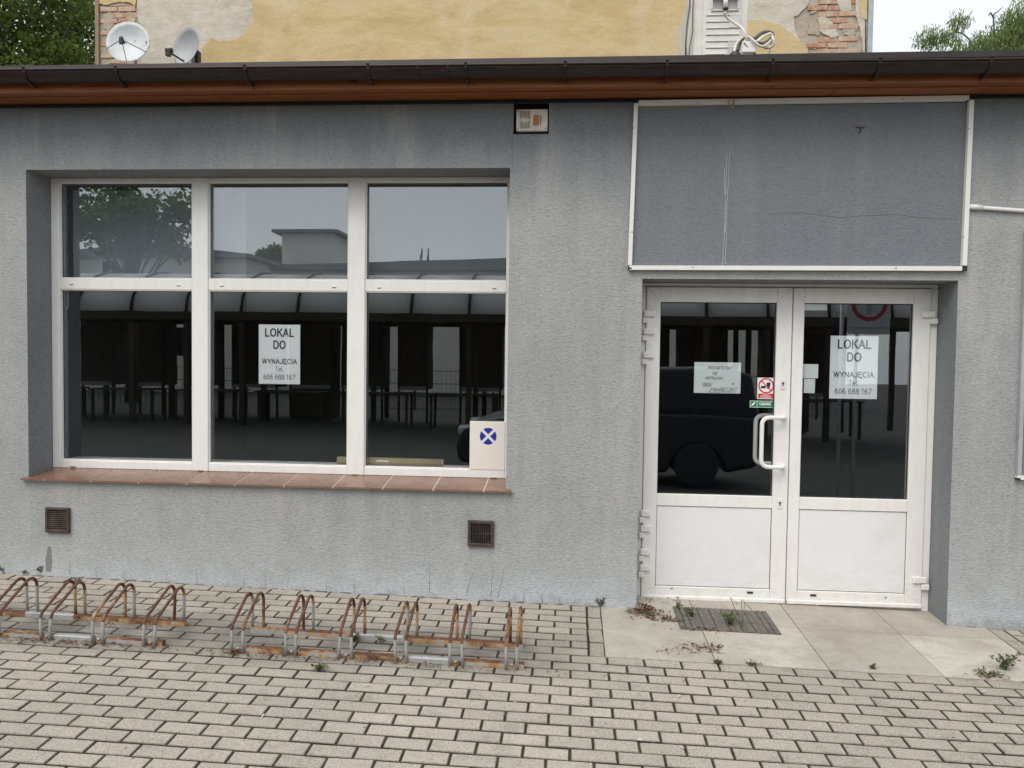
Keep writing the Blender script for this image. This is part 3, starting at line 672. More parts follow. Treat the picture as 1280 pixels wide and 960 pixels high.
DIA = {'Ę': ('E', [[(.5, 0), (.42, -.12), (.5, -.22), (.6, -.2)]]), 'Ą': ('A', [[(.66, 0), (.58, -.12), (.66, -.22), (.76, -.2)]]), 'Ś': ('S', [[(.3, 1.1), (.42, 1.28)]]), 'Ć': ('C', [[(.38, 1.1), (.52, 1.28)]])}
def text_mb(body, size, x, z, y, weight=.1, shear=0.0, sx=1.0, rot=0, gap=.16, jit=0):
    """letters drawn as flat ink strokes; size = capital height, (x, z) = middle of the baseline"""
    adv = 0; strokes = []; rn = random.Random(len(body)+ord(body[0]))
    for ch in body:
        base, ex = DIA.get(ch, (ch, [])); w_, st = GLY[base]
        jx, jz = rn.uniform(-jit, jit), rn.uniform(-jit, jit)
        for k in st+ex: strokes.append([(adv+px_+jx+shear*pz_, pz_*(1+jz)+jz) for px_, pz_ in k])
        adv += w_+gap
    adv -= gap; c, s_ = math.cos(rot), math.sin(rot); mb = MB(); lv = 0
    for st in strokes:
        st = [((px_-adv/2)*size*sx, pz_*size) for px_, pz_ in st]; hw__ = weight*size/2
        for i in range(len(st)-1):
            a, b = Vector(st[i]), Vector(st[i+1]); d = b-a
            if d.length < 1e-6: continue
            d.normalize(); nn = Vector((-d.y, d.x))*hw__; e = d*hw__*(.8 if len(st) < 6 else .35)
            q = [a-e+nn, b+e+nn, b+e-nn, a-e-nn]; lv += 1; yy_ = y-.000012*(lv % 25)
            mb.add([(x+v.x*c-v.y*s_, yy_, z+v.x*s_+v.y*c) for v in q], [(0, 1, 2, 3)])
    return mb
def merge(*mbs):
    r = MB()
    for m_ in mbs: r.add(m_.v, m_.f)
    return r
def sheet(x0, x1, y, z0, z1, th=.0012, tilt_=0):
    mb = MB(); mb.box(x0, x1, y, y+th, z0, z1); return mb

def rent_notice(x0, x1, z0, z1, y, label):
    t = thing('rental_notice', label, 'notice', ((x0+x1)/2, y, z0), 'rental notices behind the glass')
    part(sheet(x0, x1, y, z0, z1), 'sheet', M['paper'], t)
    cx = (x0+x1)/2; H = z1-z0; W_ = x1-x0; k = W_/.302
    yy = y-.0006
    a = text_mb('LOKAL', .052*k, cx, z1-.082*H/.42, yy, .19, gap=.2, sx=.98); b = text_mb('DO', .052*k, cx, z1-.168*H/.42, yy, .19, gap=.2, sx=.98)
    c = text_mb('WYNAJĘCIA', .032*k, cx, z1-.275*H/.42, yy, .17, gap=.2, sx=1.08)
    part(merge(a, b, c), 'lettering', M['ink'], t)
    d = text_mb('Tel.', .032*k, cx, z1-.33*H/.42, yy, .1, gap=.13); e = text_mb('606 688 167', .033*k, cx, z1-.387*H/.42, yy, .115, gap=.14, sx=1.04)
    part(merge(d, e), 'lettering', M['ink'], t)
YG = FY+.049; YGd = y0+.039
p0, p1 = at(323.5, 405.5, YG), at(375, 480.5, YG)
rent_notice(p0.x, p1.x, p1.z, p0.z, YG, 'white rental notice with black print behind the middle window pane')
p0, p1 = at(1038.5, 419.5, YGd), at(1096, 499, YGd)
rent_notice(p0.x, p1.x, p1.z, p0.z, YGd, 'white rental notice with black print behind the right door glass')
# handwritten note
p0, p1 = at(868, 452.5, YGd), at(925.5, 492, YGd)
t = thing('handwritten_note', 'landscape handwritten paper note behind the left door glass', 'note', ((p0.x+p1.x)/2, YGd, p1.z))
part(sheet(p0.x, p1.x, YGd, p1.z, p0.z), 'sheet', M['greenpaper'], t)
cx = (p0.x+p1.x)/2; yy = YGd-.0006; hs = .034
tx = [text_mb('PRZENIEŚLIŚMY', .019, cx+.015, p0.z-.047, yy, .13, .3, .95, .01, .17, .05), text_mb('SIĘ', .019, cx-.02, p0.z-.085, yy, .13, .3, 1, 0, .2, .05), text_mb('NIEDALEKO.', .018, cx-.022, p0.z-.118, yy, .13, .3, .95, -.02, .17, .05), text_mb('OBOK', .02, p0.x+.088, p0.z-.163, yy, .13, .3, .95, 0, .15, .05), text_mb('W', .015, p1.x-.055, p0.z-.155, yy, .13, .3), text_mb(',FIRANECZKI"', .023, cx+.035, p0.z-.2, yy, .12, .35, 1, .02, .2, .05)]
ul = MB(); ribbon(ul, [(p0.x+.055, p0.z-.17), (p0.x+.12, p0.z-.168)], .002, yy); ribbon(ul, [(cx-.05, p0.z-.208), (cx+.12, p0.z-.204)], .002, yy)
part(merge(*tx, ul), 'handwriting', M['inkblue'], t)
# sticker: no food or drink
YS = y0+.029
def ringmb(cx, cz, ro, ri, y, n=40):
    mb = MB(); vs = []
    for k in range(n):
        a = math.tau*k/n; vs += [(cx+ro*math.cos(a), y, cz+ro*math.sin(a)), (cx+ri*math.cos(a), y, cz+ri*math.sin(a))]
    mb.add(vs, [(2*k, 2*k+1, (2*k+3) % (2*n), (2*k+2) % (2*n)) for k in range(n)]); return mb
p0, p1 = at(947, 472, YS), at(968.3, 499, YS)
t = thing('prohibition_sticker', 'square red and white no food sticker beside the upper door lock', 'sticker', ((p0.x+p1.x)/2, YS, p1.z))
part(sheet(p0.x, p1.x, YS, p1.z, p0.z, .001), 'backing', M['white'], t)
cx = (p0.x+p1.x)/2; cz = p0.z-.055; ro = (p1.x-p0.x)*.45
mb = ringmb(cx, cz, ro, ro*.82, YS-.0009); ribbon(mb, [(cx-ro*.62, cz+ro*.62), (cx+ro*.62, cz-ro*.62)], ro*.14, YS-.0009); part(mb, 'red_ring', M['red'], t)
mb = MB(); mb.prism([(cx-ro*.66, cz-ro*.34), (cx-ro*.08, cz-ro*.34), (cx-ro*.02, cz-ro*.2), (cx-ro*.08, cz-ro*.02), (cx-ro*.6, cz-ro*.02), (cx-ro*.7, cz-ro*.18)], YS-.0006, YS-.0004)
mb.prism([(cx+ro*.12, cz-ro*.4), (cx+ro*.42, cz-ro*.4), (cx+ro*.56, cz+ro*.4), (cx+ro*.02, cz+ro*.4)], YS-.0006, YS-.0004); mb.prism([(cx+ro*.25, cz+ro*.4), (cx+ro*.32, cz+ro*.4), (cx+ro*.5, cz+ro*.6), (cx+ro*.42, cz+ro*.6)], YS-.0006, YS-.0004)
part(mb, 'pictogram', M['ink'], t)
part(sheet(p0.x+.006, p1.x-.006, YS-.0006, p1.z+.005, p1.z+.037, .0004), 'red_band', M['red'], t)
mb = MB()
for i, z in enumerate((p1.z+.029, p1.z+.021, p1.z+.012)): ribbon(mb, [(cx-(.018 if i == 0 else .038), z), (cx+(.018 if i == 0 else .036), z)], .0035, YS-.001)
part(mb, 'print_lines', M['white'], t)
p0, p1 = at(937.5, 500.8, YS), at(967, 509.6, YS)
t = thing('pull_sticker', 'narrow green pull sticker above the door handle', 'sticker', ((p0.x+p1.x)/2, YS, p1.z))
part(sheet(p0.x, p1.x, YS, p1.z, p0.z, .001), 'backing', M['white'], t)
xm = p0.x+.048; H = p0.z-p1.z
part(merge(sheet(p0.x+.003, xm-.0015, YS-.0005, p1.z+.003, p0.z-.003, .0003), sheet(xm+.0015, p1.x-.003, YS-.0005, p1.z+.003, p0.z-.003, .0003)), 'green_field', M['green'], t)
mb = text_mb('CIĄGNĄĆ', .0165, (xm+p1.x)/2, p1.z+.017, YS-.0009, .2, sx=.9)
hx = (p0.x+xm)/2; mb.prism([(hx-.013, p1.z+.012), (hx-.002, p1.z+.014), (hx+.013, p0.z-.014), (hx+.006, p0.z-.009), (hx-.006, p0.z-.02), (hx-.014, p1.z+.022)], YS-.0009, YS-.0007)
part(mb, 'lettering', M['white'], t)
# small papers behind the right leaf
for i, (a, b, c, d, lb) in enumerate(((1004, 455, 1022.5, 473, 'upper small pale paper taped inside the right door glass beside the rental notice'), (1005, 473.5, 1018.5, 491.5, 'lower narrow pale paper taped inside the right door glass beside the rental notice'), (1006, 379, 1034, 388, 'pale paper strip at the top corner of the right door glass'))):
    p0, p1 = at(a, b, YGd), at(c, d, YGd); o = part(sheet(p0.x, p1.x, YGd+.0005*i, p1.z, p0.z), 'taped_paper', M['greenpaper'], thing('x', '', '')) if False else sheet(max(p0.x, 1.5635), p1.x, YGd+.0005*i, p1.z, min(p0.z, 2.043)).obj('taped_paper', M['greenpaper'])
    tag(o, lb, 'paper', 'small papers on the door glass')
# emblem board outside on the glass
YB = FY+.024
p0, p1 = at(588, 526.3, YB), at(632, 588, YB)
t = thing('emblem_board', 'white board with blue and white cross roundel in the window corner', 'sign', ((p0.x-.46)/2, YB, .86))
mb = MB(); mb.bev(p0.x, -.4625, YB-.026, YB+.004, .859, p0.z, .002); part(mb, 'panel', M['board'], t)
pc_ = at(610.2, 545.3, YB-.026); rr = .059; mb = MB(); yb = YB-.0268
# four blue quadrants between the white saltire arms
hw = .0095
for q in range(4):
    base = math.pi/2*q; pts = []
    a0 = math.asin(hw/rr)
    for k in range(9):
        a = base-math.pi/4+a0+(math.pi/2-2*a0)*k/8; pts.append((pc_.x+rr*math.cos(a), pc_.z+rr*math.sin(a)))
    apex = hw*math.sqrt(2); pts.append((pc_.x+apex*math.cos(base), pc_.z+apex*math.sin(base)))
    mb.add([(x, yb, z) for x, z in pts], [tuple(range(len(pts)))])
part(mb, 'roundel', M['blue'], t)
# cardboard tube on the inner sill
a = at(422, 580, FY+.09); b = at(553, 582, FY+.09)
t = thing('cardboard_tube', 'long cardboard tube lying inside along the bottom of the window', 'tube', (a.x, FY+.09, .87))
mb = MB(); mb.cyl((a.x, FY+.095, .888), (b.x, FY+.095, .886), .029, 24); part(mb, 'tube_body', M['card'], t)
mb = MB(); mb.cyl((b.x+.0005, FY+.095, .886), (b.x+.006, FY+.095, .886), .027, 20); part(mb, 'end_cap', M['rail'], t)
pl = at(478, 578, FY+.06); mb = MB(); mb.prism([(pl.x-.05, .889), (pl.x+.04, .886), (pl.x+.05, .898), (pl.x-.04, .902)], FY+.0655, FY+.067); part(mb, 'label_strip', M['paper'], t)
mb = MB(); mb.box(-3.783, -.43, .362, .56, .78, .845); part(mb, 'inner_sill', M['rail'], shop)
t = thing('roller_blind', 'grey blue blind behind the upper left panes, with an added haze sheet beside it', 'blind', (-3.2, .4, 2.15))
bx = at(308, 280, .4).x
mb = MB(); mb.box(-3.70, bx, .398, .401, 2.13, 2.84); part(mb, 'fabric', mat('blind_fabric', (.2, .23, .26), .9), t)
mb = MB(); mb.box(bx+.002, -.44, .399, .402, 2.13, 2.84); part(mb, 'fabric', mat('haze_fabric', (.11, .12, .135), .9), t)  # second fabric added to lift the haze in the remaining upper panes
mb = MB(); mb.cyl((-3.70, .4, 2.86), (-.44, .4, 2.86), .022, 12); part(mb, 'roller', M['dark'], t)
# blind cord, left pane
mb = MB(); p = at(80, 362, FY+.08)
mb.tube([(p.x+.00, FY+.08, 2.09), (p.x-.012, FY+.08, 2.02), (p.x-.006, FY+.08, 1.97), (p.x+.02, FY+.08, 1.96), (p.x+.034, FY+.08, 1.99), (p.x+.03, FY+.08, 2.09)], .0025, 6)
tag(mb.obj('blind_cord', M['cablew']), 'thin white blind cord loop hanging behind the left lower pane', 'cord')

# ------------------------------------------------------------------ things on the facade
def plate_frame(t, x0, x1, z0, z1, y0_, d, m, bw, name='frame'):
    mb = MB(); mb.bev(x0, x1, y0_, y0_+d, z1-bw, z1, .003); mb.bev(x0, x1, y0_, y0_+d, z0, z0+bw, .003); mb.bev(x0, x0+bw, y0_+.0005, y0_+d, z0+bw, z1-bw, .003); mb.bev(x1-bw, x1, y0_+.0005, y0_+d, z0+bw, z1-bw, .003)
    return part(mb, name, m, t)
# grille left (horizontal louvres)
t = thing('ventilation_grille', 'small brown grille with horizontal louvres low on the left of the wall', 'grille', (-3.564, 0, .387), 'brown wall grilles')
plate_frame(t, -3.651, -3.477, .387, .562, -.024, .023, M['grille'], .018)
mb = MB(); mb.box(-3.634, -3.494, -.004, -.001, .404, .545); part(mb, 'backing', M['dark'], t)
for i in range(10):
    z = .409+i*.0137; mb = MB(); mb.add([(-3.633, -.019, z), (-3.495, -.019, z), (-3.495, -.007, z+.009), (-3.633, -.007, z+.009), (-3.633, -.019, z-.002), (-3.495, -.019, z-.002), (-3.495, -.007, z+.007), (-3.633, -.007, z+.007)], [(0, 1, 2, 3), (4, 7, 6, 5), (0, 4, 5, 1), (3, 2, 6, 7)])
    part(mb, 'louvre', M['grille'], t)
t = thing('ventilation_grille', 'small brown grille with vertical bars under the right end of the sill', 'grille', (-.595, 0, .381), 'brown wall grilles')
plate_frame(t, -.682, -.508, .381, .556, -.024, .023, M['grille'], .021)
mb = MB(); mb.box(-.662, -.528, -.004, -.001, .401, .536); part(mb, 'backing', M['dark'], t)
for i in range(10):
    x = -.655+i*.0125; mb = MB(); mb.box(x, x+.0045, -.015, -.005, .402, .535); part(mb, 'bar', M['grille'], t)
mb = MB(); mb.box(-.661, -.529, -.017, -.0152, .466, .471); part(mb, 'cross_bar', M['grille'], t)
# flue terminal in its dark hole
t = thing('flue_terminal', 'pale slotted flue plate with orange window in a dark hole under the eave', 'vent', (-.295, 0, 3.14))
x0_, x1_, z0_, z1_ = -.394, -.188, 3.139, 3.281
mb = MB(); mb.bev(x0_, x1_, .0, .05, z0_, z1_, .004); part(mb, 'face_plate', M['flue'], t)
mb = MB()
for k in range(8):
    x = x0_+.024+k*.0088; e = abs(k-3.5)/3.5; g_ = .012*(1-e)
    mb.box(x, x+.004, -.0012, -.0003, (z0_+z1_)/2+.006+g_, z1_-.012); mb.box(x, x+.004, -.0012, -.0003, z0_+.017, (z0_+z1_)/2-.004-g_)
mb.box(x0_+.158, x0_+.164, -.0012, -.0003, z0_+.04, z1_-.038)
part(mb, 'slots', mat('slot_dark', (.12, .1, .08), .9), t)
mb = MB(); mb.box(x0_+.112, x0_+.151, -.0016, -.0004, z0_+.035, z1_-.038); part(mb, 'orange_window', M['copper'], t)
for x in (x0_+.011, x1_-.011):
    for z in (z0_+.015, z1_-.014): mb = MB(); mb.cyl((x, -.003, z), (x, -.0003, z), .004, 10); part(mb, 'screw', M['blackplastic'], t)

# empty sign frame above the door
t = thing('empty_sign_frame', 'large empty sign frame of white rails above the door', 'sign frame', (1.42, 0, 2.24))
def bar(p, q, wz, d, m, name, t, y=-.034, horiz=True):
    (xa, za), (xb, zb) = p, q; mb = MB()
    o_ = (0, wz/2) if horiz else (wz/2, 0)
    P = [(xa-o_[0], za-o_[1]), (xb-o_[0], zb-o_[1]), (xb+o_[0], zb+o_[1]), (xa+o_[0], za+o_[1])]
    mb.prism(P, y, y+d); return part(mb, name, m, t)
bar((.398, 3.306), (2.452, 3.3165), .030, .03, M['rail'], 'rail', t); bar((.36, 2.246), (2.452, 2.251), .028, .03, M['rail'], 'rail', t)
bar((.362, 2.262), (.383, 3.303), .026, .03, M['rail'], 'rail', t, -.0345, False); bar((2.459, 2.27), (2.469, 3.303), .028, .031, M['rail'], 'rail', t, -.0345, False)
mb = MB(); mb.box(.376, 2.45, -.0038, -.0005, 2.26, 3.292); part(mb, 'panel', M['unfaded'], t)
mb = MB(); mb.bev(2.444, 2.476, -.036, -.003, 2.236, 2.268, .002); part(mb, 'corner_cap', M['blackplastic'], t); mb = MB(); mb.bev(.350, .375, -.036, -.003, 2.236, 2.246, .002); part(mb, 'corner_cap', M['blackplastic'], t)
mb = MB(); mb.bev(2.438, 2.478, -.033, -.003, 3.30, 3.318, .002); part(mb, 'corner_cap', M['blackplastic'], t)
for px, py in ((872, 129), (1128, 124), (792, 160), (790, 290), (1211, 161), (1204, 296), (866, 334), (1120, 335)):
    p = at(px, py, -.035); mb = MB(); mb.cyl((p.x, -.0375, p.z), (p.x, -.034, p.z), .005, 10); part(mb, 'screw', M['steel'], t)
mb = MB()
for a, b in (((908.5, 192), (905, 300)), ((912, 190), (907, 290)), ((905, 300), (902, 344)), ((908, 290), (906, 330)), ((905.5, 210), (906, 250))):
    p, q = at(*a, 0), at(*b, 0); ribbon(mb, wob((p.x, max(p.z, 2.19)), (q.x, max(q.z, 2.19)), 14, .0025), .0026, -.0048, .004)
part(mb, 'paint_drip', mat('paint_drip', (.42, .43, .44), .8), t)
mb = MB(); p = at(915, 128, -.04); mb.tube([(p.x-.02, -.04, p.z+.01), (p.x-.02, -.045, p.z-.02), (p.x, -.048, p.z-.035), (p.x+.012, -.045, p.z-.01), (p.x+.005, -.04, p.z+.03)], .003, 6); mb.tube([(p.x, -.045, p.z-.01), (p.x+.012, -.046, p.z-.04)], .006, 6)
tag(mb.obj('wire_stub', mat('old_wire', (.38, .3, .2), .6)), 'twisted stub of old wire over the top rail of the sign frame', 'wire')
mb = MB(); p = at(1075, 160, 0); mb.tube([(p.x-.03, -.006, p.z+.004), (p.x, -.008, p.z+.002), (p.x+.03, -.006, p.z)], .003, 6); mb.tube([(p.x, -.007, p.z), (p.x+.004, -.008, p.z-.02), (p.x-.012, -.007, p.z-.035)], .004, 6)
tag(mb.obj('wall_hook', M['grille']), 'small dark bent hook in the slate panel inside the sign frame', 'hook')
# second frame at the right edge
t = thing('wall_board', 'grey board in a pale metal frame at the right edge', 'board', (3.5, 0, .92))
bar((2.838, .945), (2.838, 2.487), .024, .028, simple_noisy('dull_rail', (.4, .42, .43), (.33, .34, .35), .5), 'rail', t, -.032, False); bar((2.826, .932), (4.4, .932), .026, .03, M['rail'], 'rail', t, -.033)
bar((2.826, 2.5), (4.4, 2.5), .026, .03, M['rail'], 'rail', t, -.033); bar((4.39, .946), (4.39, 2.486), .024, .03, M['rail'], 'rail', t, -.032, False)
mb = MB(); mb.box(2.85, 4.378, -.012, -.001, .945, 2.487); part(mb, 'panel', M['unfaded'], t)
mb = MB(); mb.bev(2.822, 2.845, -.036, -.003, .918, .93, .002); part(mb, 'corner_cap', M['blackplastic'], t)
p = at(1271.5, 546, -.032); mb = MB(); mb.cyl((p.x, -.036, p.z), (p.x, -.032, p.z), .006, 10); part(mb, 'screw', M['steel'], t)
# conduit
t = thing('conduit_pipe', 'white plastic conduit running right from the sign frame', 'pipe', (2.9, 0, 2.63))
mb = MB(); mb.tube([(2.482, -.016, 2.641), (2.8, -.016, 2.617), (3.4, -.016, 2.585), (4.6, -.016, 2.56)], .0125, 12); part(mb, 'pipe', M['rail'], t)
mb = MB(); mb.cyl((2.476, -.017, 2.6415), (2.56, -.017, 2.6355), .0165, 14); part(mb, 'socket', M['rail'], t)

# ------------------------------------------------------------------ bike racks
def setrust(o, fn):
    vals = [fn(p.center) for p in o.data.polygons]; set_attr(o.data, 'rust', vals)
def rack(x_first, n, fy, ry, label, seed, slope):
    rnd = random.Random(seed)
    t = thing('bike_rack', label, 'bike rack', (x_first+n*.1525, (fy+ry)/2, gz(x_first, fy)), 'rusty bike racks on the paving')
    xa, xb = x_first-.03, x_first+(n-1)*.3045+.093
    for k in range(n):
        for h in range(2):
            x = x_first+k*.3045+h*.0625+rnd.uniform(-.003, .003); g0 = gz(x, fy)+.002; g1 = gz(x, ry)+.022
            H = .254+rnd.uniform(-.006, .006); dx = rnd.uniform(-.012, .012); br_ = .14
            f0 = rnd.uniform(-.006, .006)
            P = [(x+f0, fy-.012, g0), (x+f0*.5, fy-.010, g0+.07), (x, fy-.007, g0+br_-.018), (x, fy-.002, g0+br_-.002), (x+dx*.05, fy+.010, g0+br_+.012)]
            rad = .062; cyy = ry-rad; cz = g0+H-rad
            for q in range(9):
                a = R_(118-118*q/8); P.append((x+dx, cyy+rad*math.cos(a), cz+rad*math.sin(a)))
            P += [(x+dx*.9, ry-.001, g0+.12), (x+dx*.6, ry, g1)]
            mb = MB(); mb.tube(P, .0088, 12); o = part(mb, 'hoop', M['rust'], t)
            b0 = rnd.uniform(-.12, .12); rear = rnd.choice([-.25, .1, .25])
            setrust(o, lambda c, g0=g0, b0=b0, fy=fy, ry=ry, rear=rear: (.42+b0+(.55 if c.z-g0 > .11 else -.2+.9*max(0, c.z-g0-.06))) if c.y < ry-.02 else (.5+rear+(.35 if c.z-g0 > .19 else 0)))
            if h == 0:
                mb = MB(); mb.bev(x+.008, x+.0545, fy-.004, fy+.03, g0-.004, g0+.012, .002); o = part(mb, 'foot_plate', M['rust'], t); setrust(o, lambda c: .7)
                mb = MB(); mb.cyl((x+.031, fy-.0, g0+.012), (x+.031, fy-.0, g0+.024), .009, 6); o = part(mb, 'bolt', M['rust'], t); setrust(o, lambda c: .4)
    # rails in segments that follow the fall of the ground
    for which, yc in (('front', fy+.018), ('rear', ry)):
        for k in range(n):
            a = x_first+k*.3045+(.07 if which == 'front' else -.01); b = x_first+(k+1)*.3045-(.006 if which == 'front' else .0095)
            if k == n-1:
                if which == 'front': b = a+.03
                else: b = x_first+(n-1)*.3045+.075
            z0, z1 = gz(a, yc), gz(b, yc); hgt = .031; wd = .019
            mb = MB()
            # folded channel: lip, face and top
            sec = [(-wd, 0), (-wd, hgt-.006), (-wd+.006, hgt), (wd-.006, hgt), (wd, hgt-.006), (wd, 0)]
            vs = [(a, yc+u, z0+v) for u, v in sec]+[(b, yc+u, z1+v) for u, v in sec]
            mb.add(vs, [(i, i+1, i+7, i+6) for i in range(5)]+[(0, 1, 2, 3, 4, 5), (11, 10, 9, 8, 7, 6)])
            o = part(mb, 'rail', M['rust'], t)
            zr = rnd.choice([.8, .9, 1.0]) if not (k == (3 if which == 'front' else 2)) else .15
            setrust(o, lambda c, zr=zr, z0=z0: zr if c.z > z0+.018 else zr-.3)
    return t
rack(-1.857, 6, -1.057, -.765, 'right bike rack of six rusty double hoops, before the grille with vertical bars', 3, 0)
rack(-2.973-.3045*3, 6, -1.052, -.728, 'left bike rack of rusty double hoops, running out of the picture', 5, 0)

# ------------------------------------------------------------------ grate in the landing
t = thing('floor_grate', 'worn ribbed floor grate set in the doorstep tiles', 'grate', (1.0, -.13, gz(1, -.13)))
gx0, gx1, gy0, gy1 = .694, 1.312, -.335, .07
def gq(x, y, h): return (x, y, gz(x, y)+h)
mb = MB(); mb.add([gq(gx0, gy0, .0055), gq(gx1, gy0, .0055), gq(gx1, gy1, .0055), gq(gx0, gy1, .0055)], [(0, 1, 2, 3)]); part(mb, 'tray', mat('tray_dirt', (.085, .08, .07), .95), t)
nb = 16; wbar = (gx1-gx0)/nb
for i in range(nb):
    a, b = gx0+i*wbar+.003, gx0+(i+1)*wbar-.004; h0, h1 = .0058, .0105
    mb = MB(); P = [(a, gy0), (b, gy0), (b, gy1), (a, gy1)]
    mb.add([gq(x, y, h0) for x, y in P]+[gq(x+(.002 if k in (0, 3) else -.002), y, h1) for k, (x, y) in enumerate(P)], [(0, 1, 5, 4), (1, 2, 6, 5), (2, 3, 7, 6), (3, 0, 4, 7), (4, 5, 6, 7)])
    part(mb, 'rib', M['grate'], t)
mb = MB()
for i in (3, 5, 7, 9, 11, 13): a = gx0+i*wbar-.002; mb.add([gq(a, gy0+.002, .0111), gq(a+.004, gy0+.002, .0111), gq(a+.004, gy1-.002, .0111), gq(a, gy1-.002, .0111)], [(0, 1, 2, 3)])
part(mb, 'wear_strip', mat('wear_strip', (.25, .235, .2), .8), t)

# ------------------------------------------------------------------ weeds and litter
def weed(px, py, h, n, spread, label, name='weed', leafy=.02, col='weed', group='weeds growing from the joints', pos=None):
    p = pos or gat(px, py); rnd = random.Random(int(px*7+py)); z = gz(p.x, p.y)+.0035
    t = thing(name, label, 'weed', (p.x, p.y, z), group)
    mb = MB(); tn = []
    lf = MB(); tn2 = []
    for i in range(n):
        a = rnd.uniform(0, math.tau); r = spread*rnd.random()**.6; H = h*rnd.uniform(.45, 1)
        b = Vector((p.x+rnd.gauss(0, .008), p.y+rnd.gauss(0, .006), z)); tip = Vector((p.x+r*math.cos(a), p.y+r*math.sin(a)*.7, z+H))
        if p.y > -.08: tip.y = min(tip.y, -.005)
        midp = (b+tip)/2+Vector((0, 0, H*.15))
        mb.tube([b, midp, tip], .001, 4, rs=[.0014, .0011, .0006]); tn += [.3]*(4*2+2)
        for k in range(rnd.randint(3, 6)):
            q = b.lerp(tip, rnd.uniform(.25, 1)); d = Vector((rnd.gauss(0, 1), rnd.gauss(0, 1), rnd.uniform(-.1, .9))).normalized(); L = leafy*rnd.uniform(.6, 1.3); s_ = d.cross(Vector((rnd.gauss(0, 1), rnd.gauss(0, 1), 1))).normalized()*L*.28
            e = q+d*L
            if p.y > -.08 and e.y > -.003: e.y = -.003
            lf.add([q, q+d*L*.5+s_, e, q+d*L*.5-s_], [(0, 1, 2, 3)]); tn2.append(rnd.random())
    o = part(mb, 'stem', M[col], t); set_attr(o.data, 'tone', tn[:len(o.data.polygons)]+[.3]*max(0, len(o.data.polygons)-len(tn)))
    o = part(lf, 'foliage', M[col], t); set_attr(o.data, 'tone', tn2)
    return t
weed(52, 719, .075, 9, .03, 'tallest weed at the wall foot below the left grille')
weed(5, 717, .05, 6, .03, 'weed at the wall foot at the left edge')
weed(33, 718.5, .03, 5, .03, 'low weed at the wall foot just left of the tallest one')
weed(98, 728, .03, 8, .04, 'pale low weed behind the second hoop pair of the left rack')
weed(443, 802, .035, 12, .03, 'round leafy green weed beside the rear rail of the right rack', leafy=.022)
weed(476, 803, .045, 5, .05, 'thin wiry weed behind the right rack')
weed(400, 838, .03, 16, .05, 'green tuft in the paving in front of the right rack', leafy=.022)
weed(751, 759, .075, 8, .035, 'weed at the wall foot left of the doorstep')
weed(896, 830, .022, 20, .04, 'mossy tuft at the front edge of the doorstep tiles', leafy=.013)
weed(941, 832, .012, 18, .06, 'flat moss strip right of the mossy tuft at the doorstep edge', leafy=.012)
weed(1091, 837, .022, 8, .025, 'small yellowish tuft at the doorstep front edge to the right')
weed(1256, 838, .11, 16, .1, 'large leafy weed at the right front corner of the doorstep', leafy=.028)
weed(1235, 845, .02, 30, .1, 'flat trailing weed at the right front corner of the doorstep', leafy=.018)
weed(845, 758, .1, 6, .04, 'tall thin weed at the left corner of the floor grate', pos=Vector((.72, .04, 0)))
weed(857, 778, .08, 10, .06, 'leafy weed growing through the left of the floor grate', leafy=.024, pos=Vector((.80, -.12, 0)))
weed(909, 784, .1, 18, .07, 'bushy weed growing through the middle of the floor grate', leafy=.026, pos=Vector((1.02, -.22, 0)))
mb = MB(); q = Vector((1.09, -.25, gz(1.09, -.25)+.01))
for a in ((-.07, .17, .03), (.0, .16, .06), (.02, .14, -.01)):
    e = q+Vector((a[0], .05, a[1])); mb.tube([q, e, e+Vector((.05, .02, -.05))], .0022, 5)
tag(mb.obj('dead_stalk', mat('dead_stalk', (.16, .14, .11), .9)), 'bent dead stalks sticking up from the floor grate', 'stalk')
def litter(pos, n, sx_, sy2, size, label, seed, h=.012, name='dead_leaves', mt='dry'):
    rnd = random.Random(seed); mb = MB(); tn = []
    for i in range(n):
        x = pos[0]+rnd.gauss(0, sx_); y = pos[1]+rnd.gauss(0, sy2); 
        if y > -.004 and not (.46 < x < 2.42): y = -.006
        y = min(y, .25); dd = math.exp(-((x-pos[0])/sx_/1.5)**2-((y-pos[1])/sy2/1.5)**2)
        z = gz(x, y)+.006+rnd.random()*h*dd; L = size*rnd.uniform(.4, 1.3); a = rnd.uniform(0, math.tau); w_ = L*rnd.uniform(.12, .4)
        d = Vector((math.cos(a), math.sin(a), rnd.uniform(-.1, .35)))*L; s_ = Vector((-math.sin(a), math.cos(a), rnd.uniform(-.5, .5)))*w_/2
        c0 = Vector((x, y, z)); up = Vector((0, 0, L*rnd.uniform(.02, .18)))
        mb.add([c0, c0+d*.5+s_+up, c0+d, c0+d*.5-s_+up], [(0, 1, 2), (0, 2, 3)]); t_ = rnd.random()**1.4; tn += [t_, t_]
    o = mb.obj(name, M[mt]); set_attr(o.data, 'tone', tn); tag(o, label, 'leaf litter', kind='stuff'); return o
p = gat(806, 768); litter((p.x, p.y), 170, .05, .04, .045, 'heap of brown dead leaves against the left door jamb', 11, .045)
p = gat(838, 776); litter((p.x, p.y), 70, .06, .015, .035, 'trail of dead leaves left of the floor grate', 12, .012)
p = gat(882, 812); litter((p.x, p.y), 80, .07, .03, .035, 'scatter of reddish dead leaves on the doorstep before the grate', 13, .012)
p = gat(850, 816); litter((p.x, p.y), 40, .06, .03, .02, 'crumbs of leaf litter on the left doorstep tile', 14, .003)
p = gat(880, 788); litter((p.x, p.y), 60, .09, .02, .03, 'twigs and dirt along the front of the floor grate', 15, .008)
p = gat(1240, 848); litter((p.x, p.y), 60, .08, .02, .022, 'litter under the weed at the right doorstep corner', 16, .006)
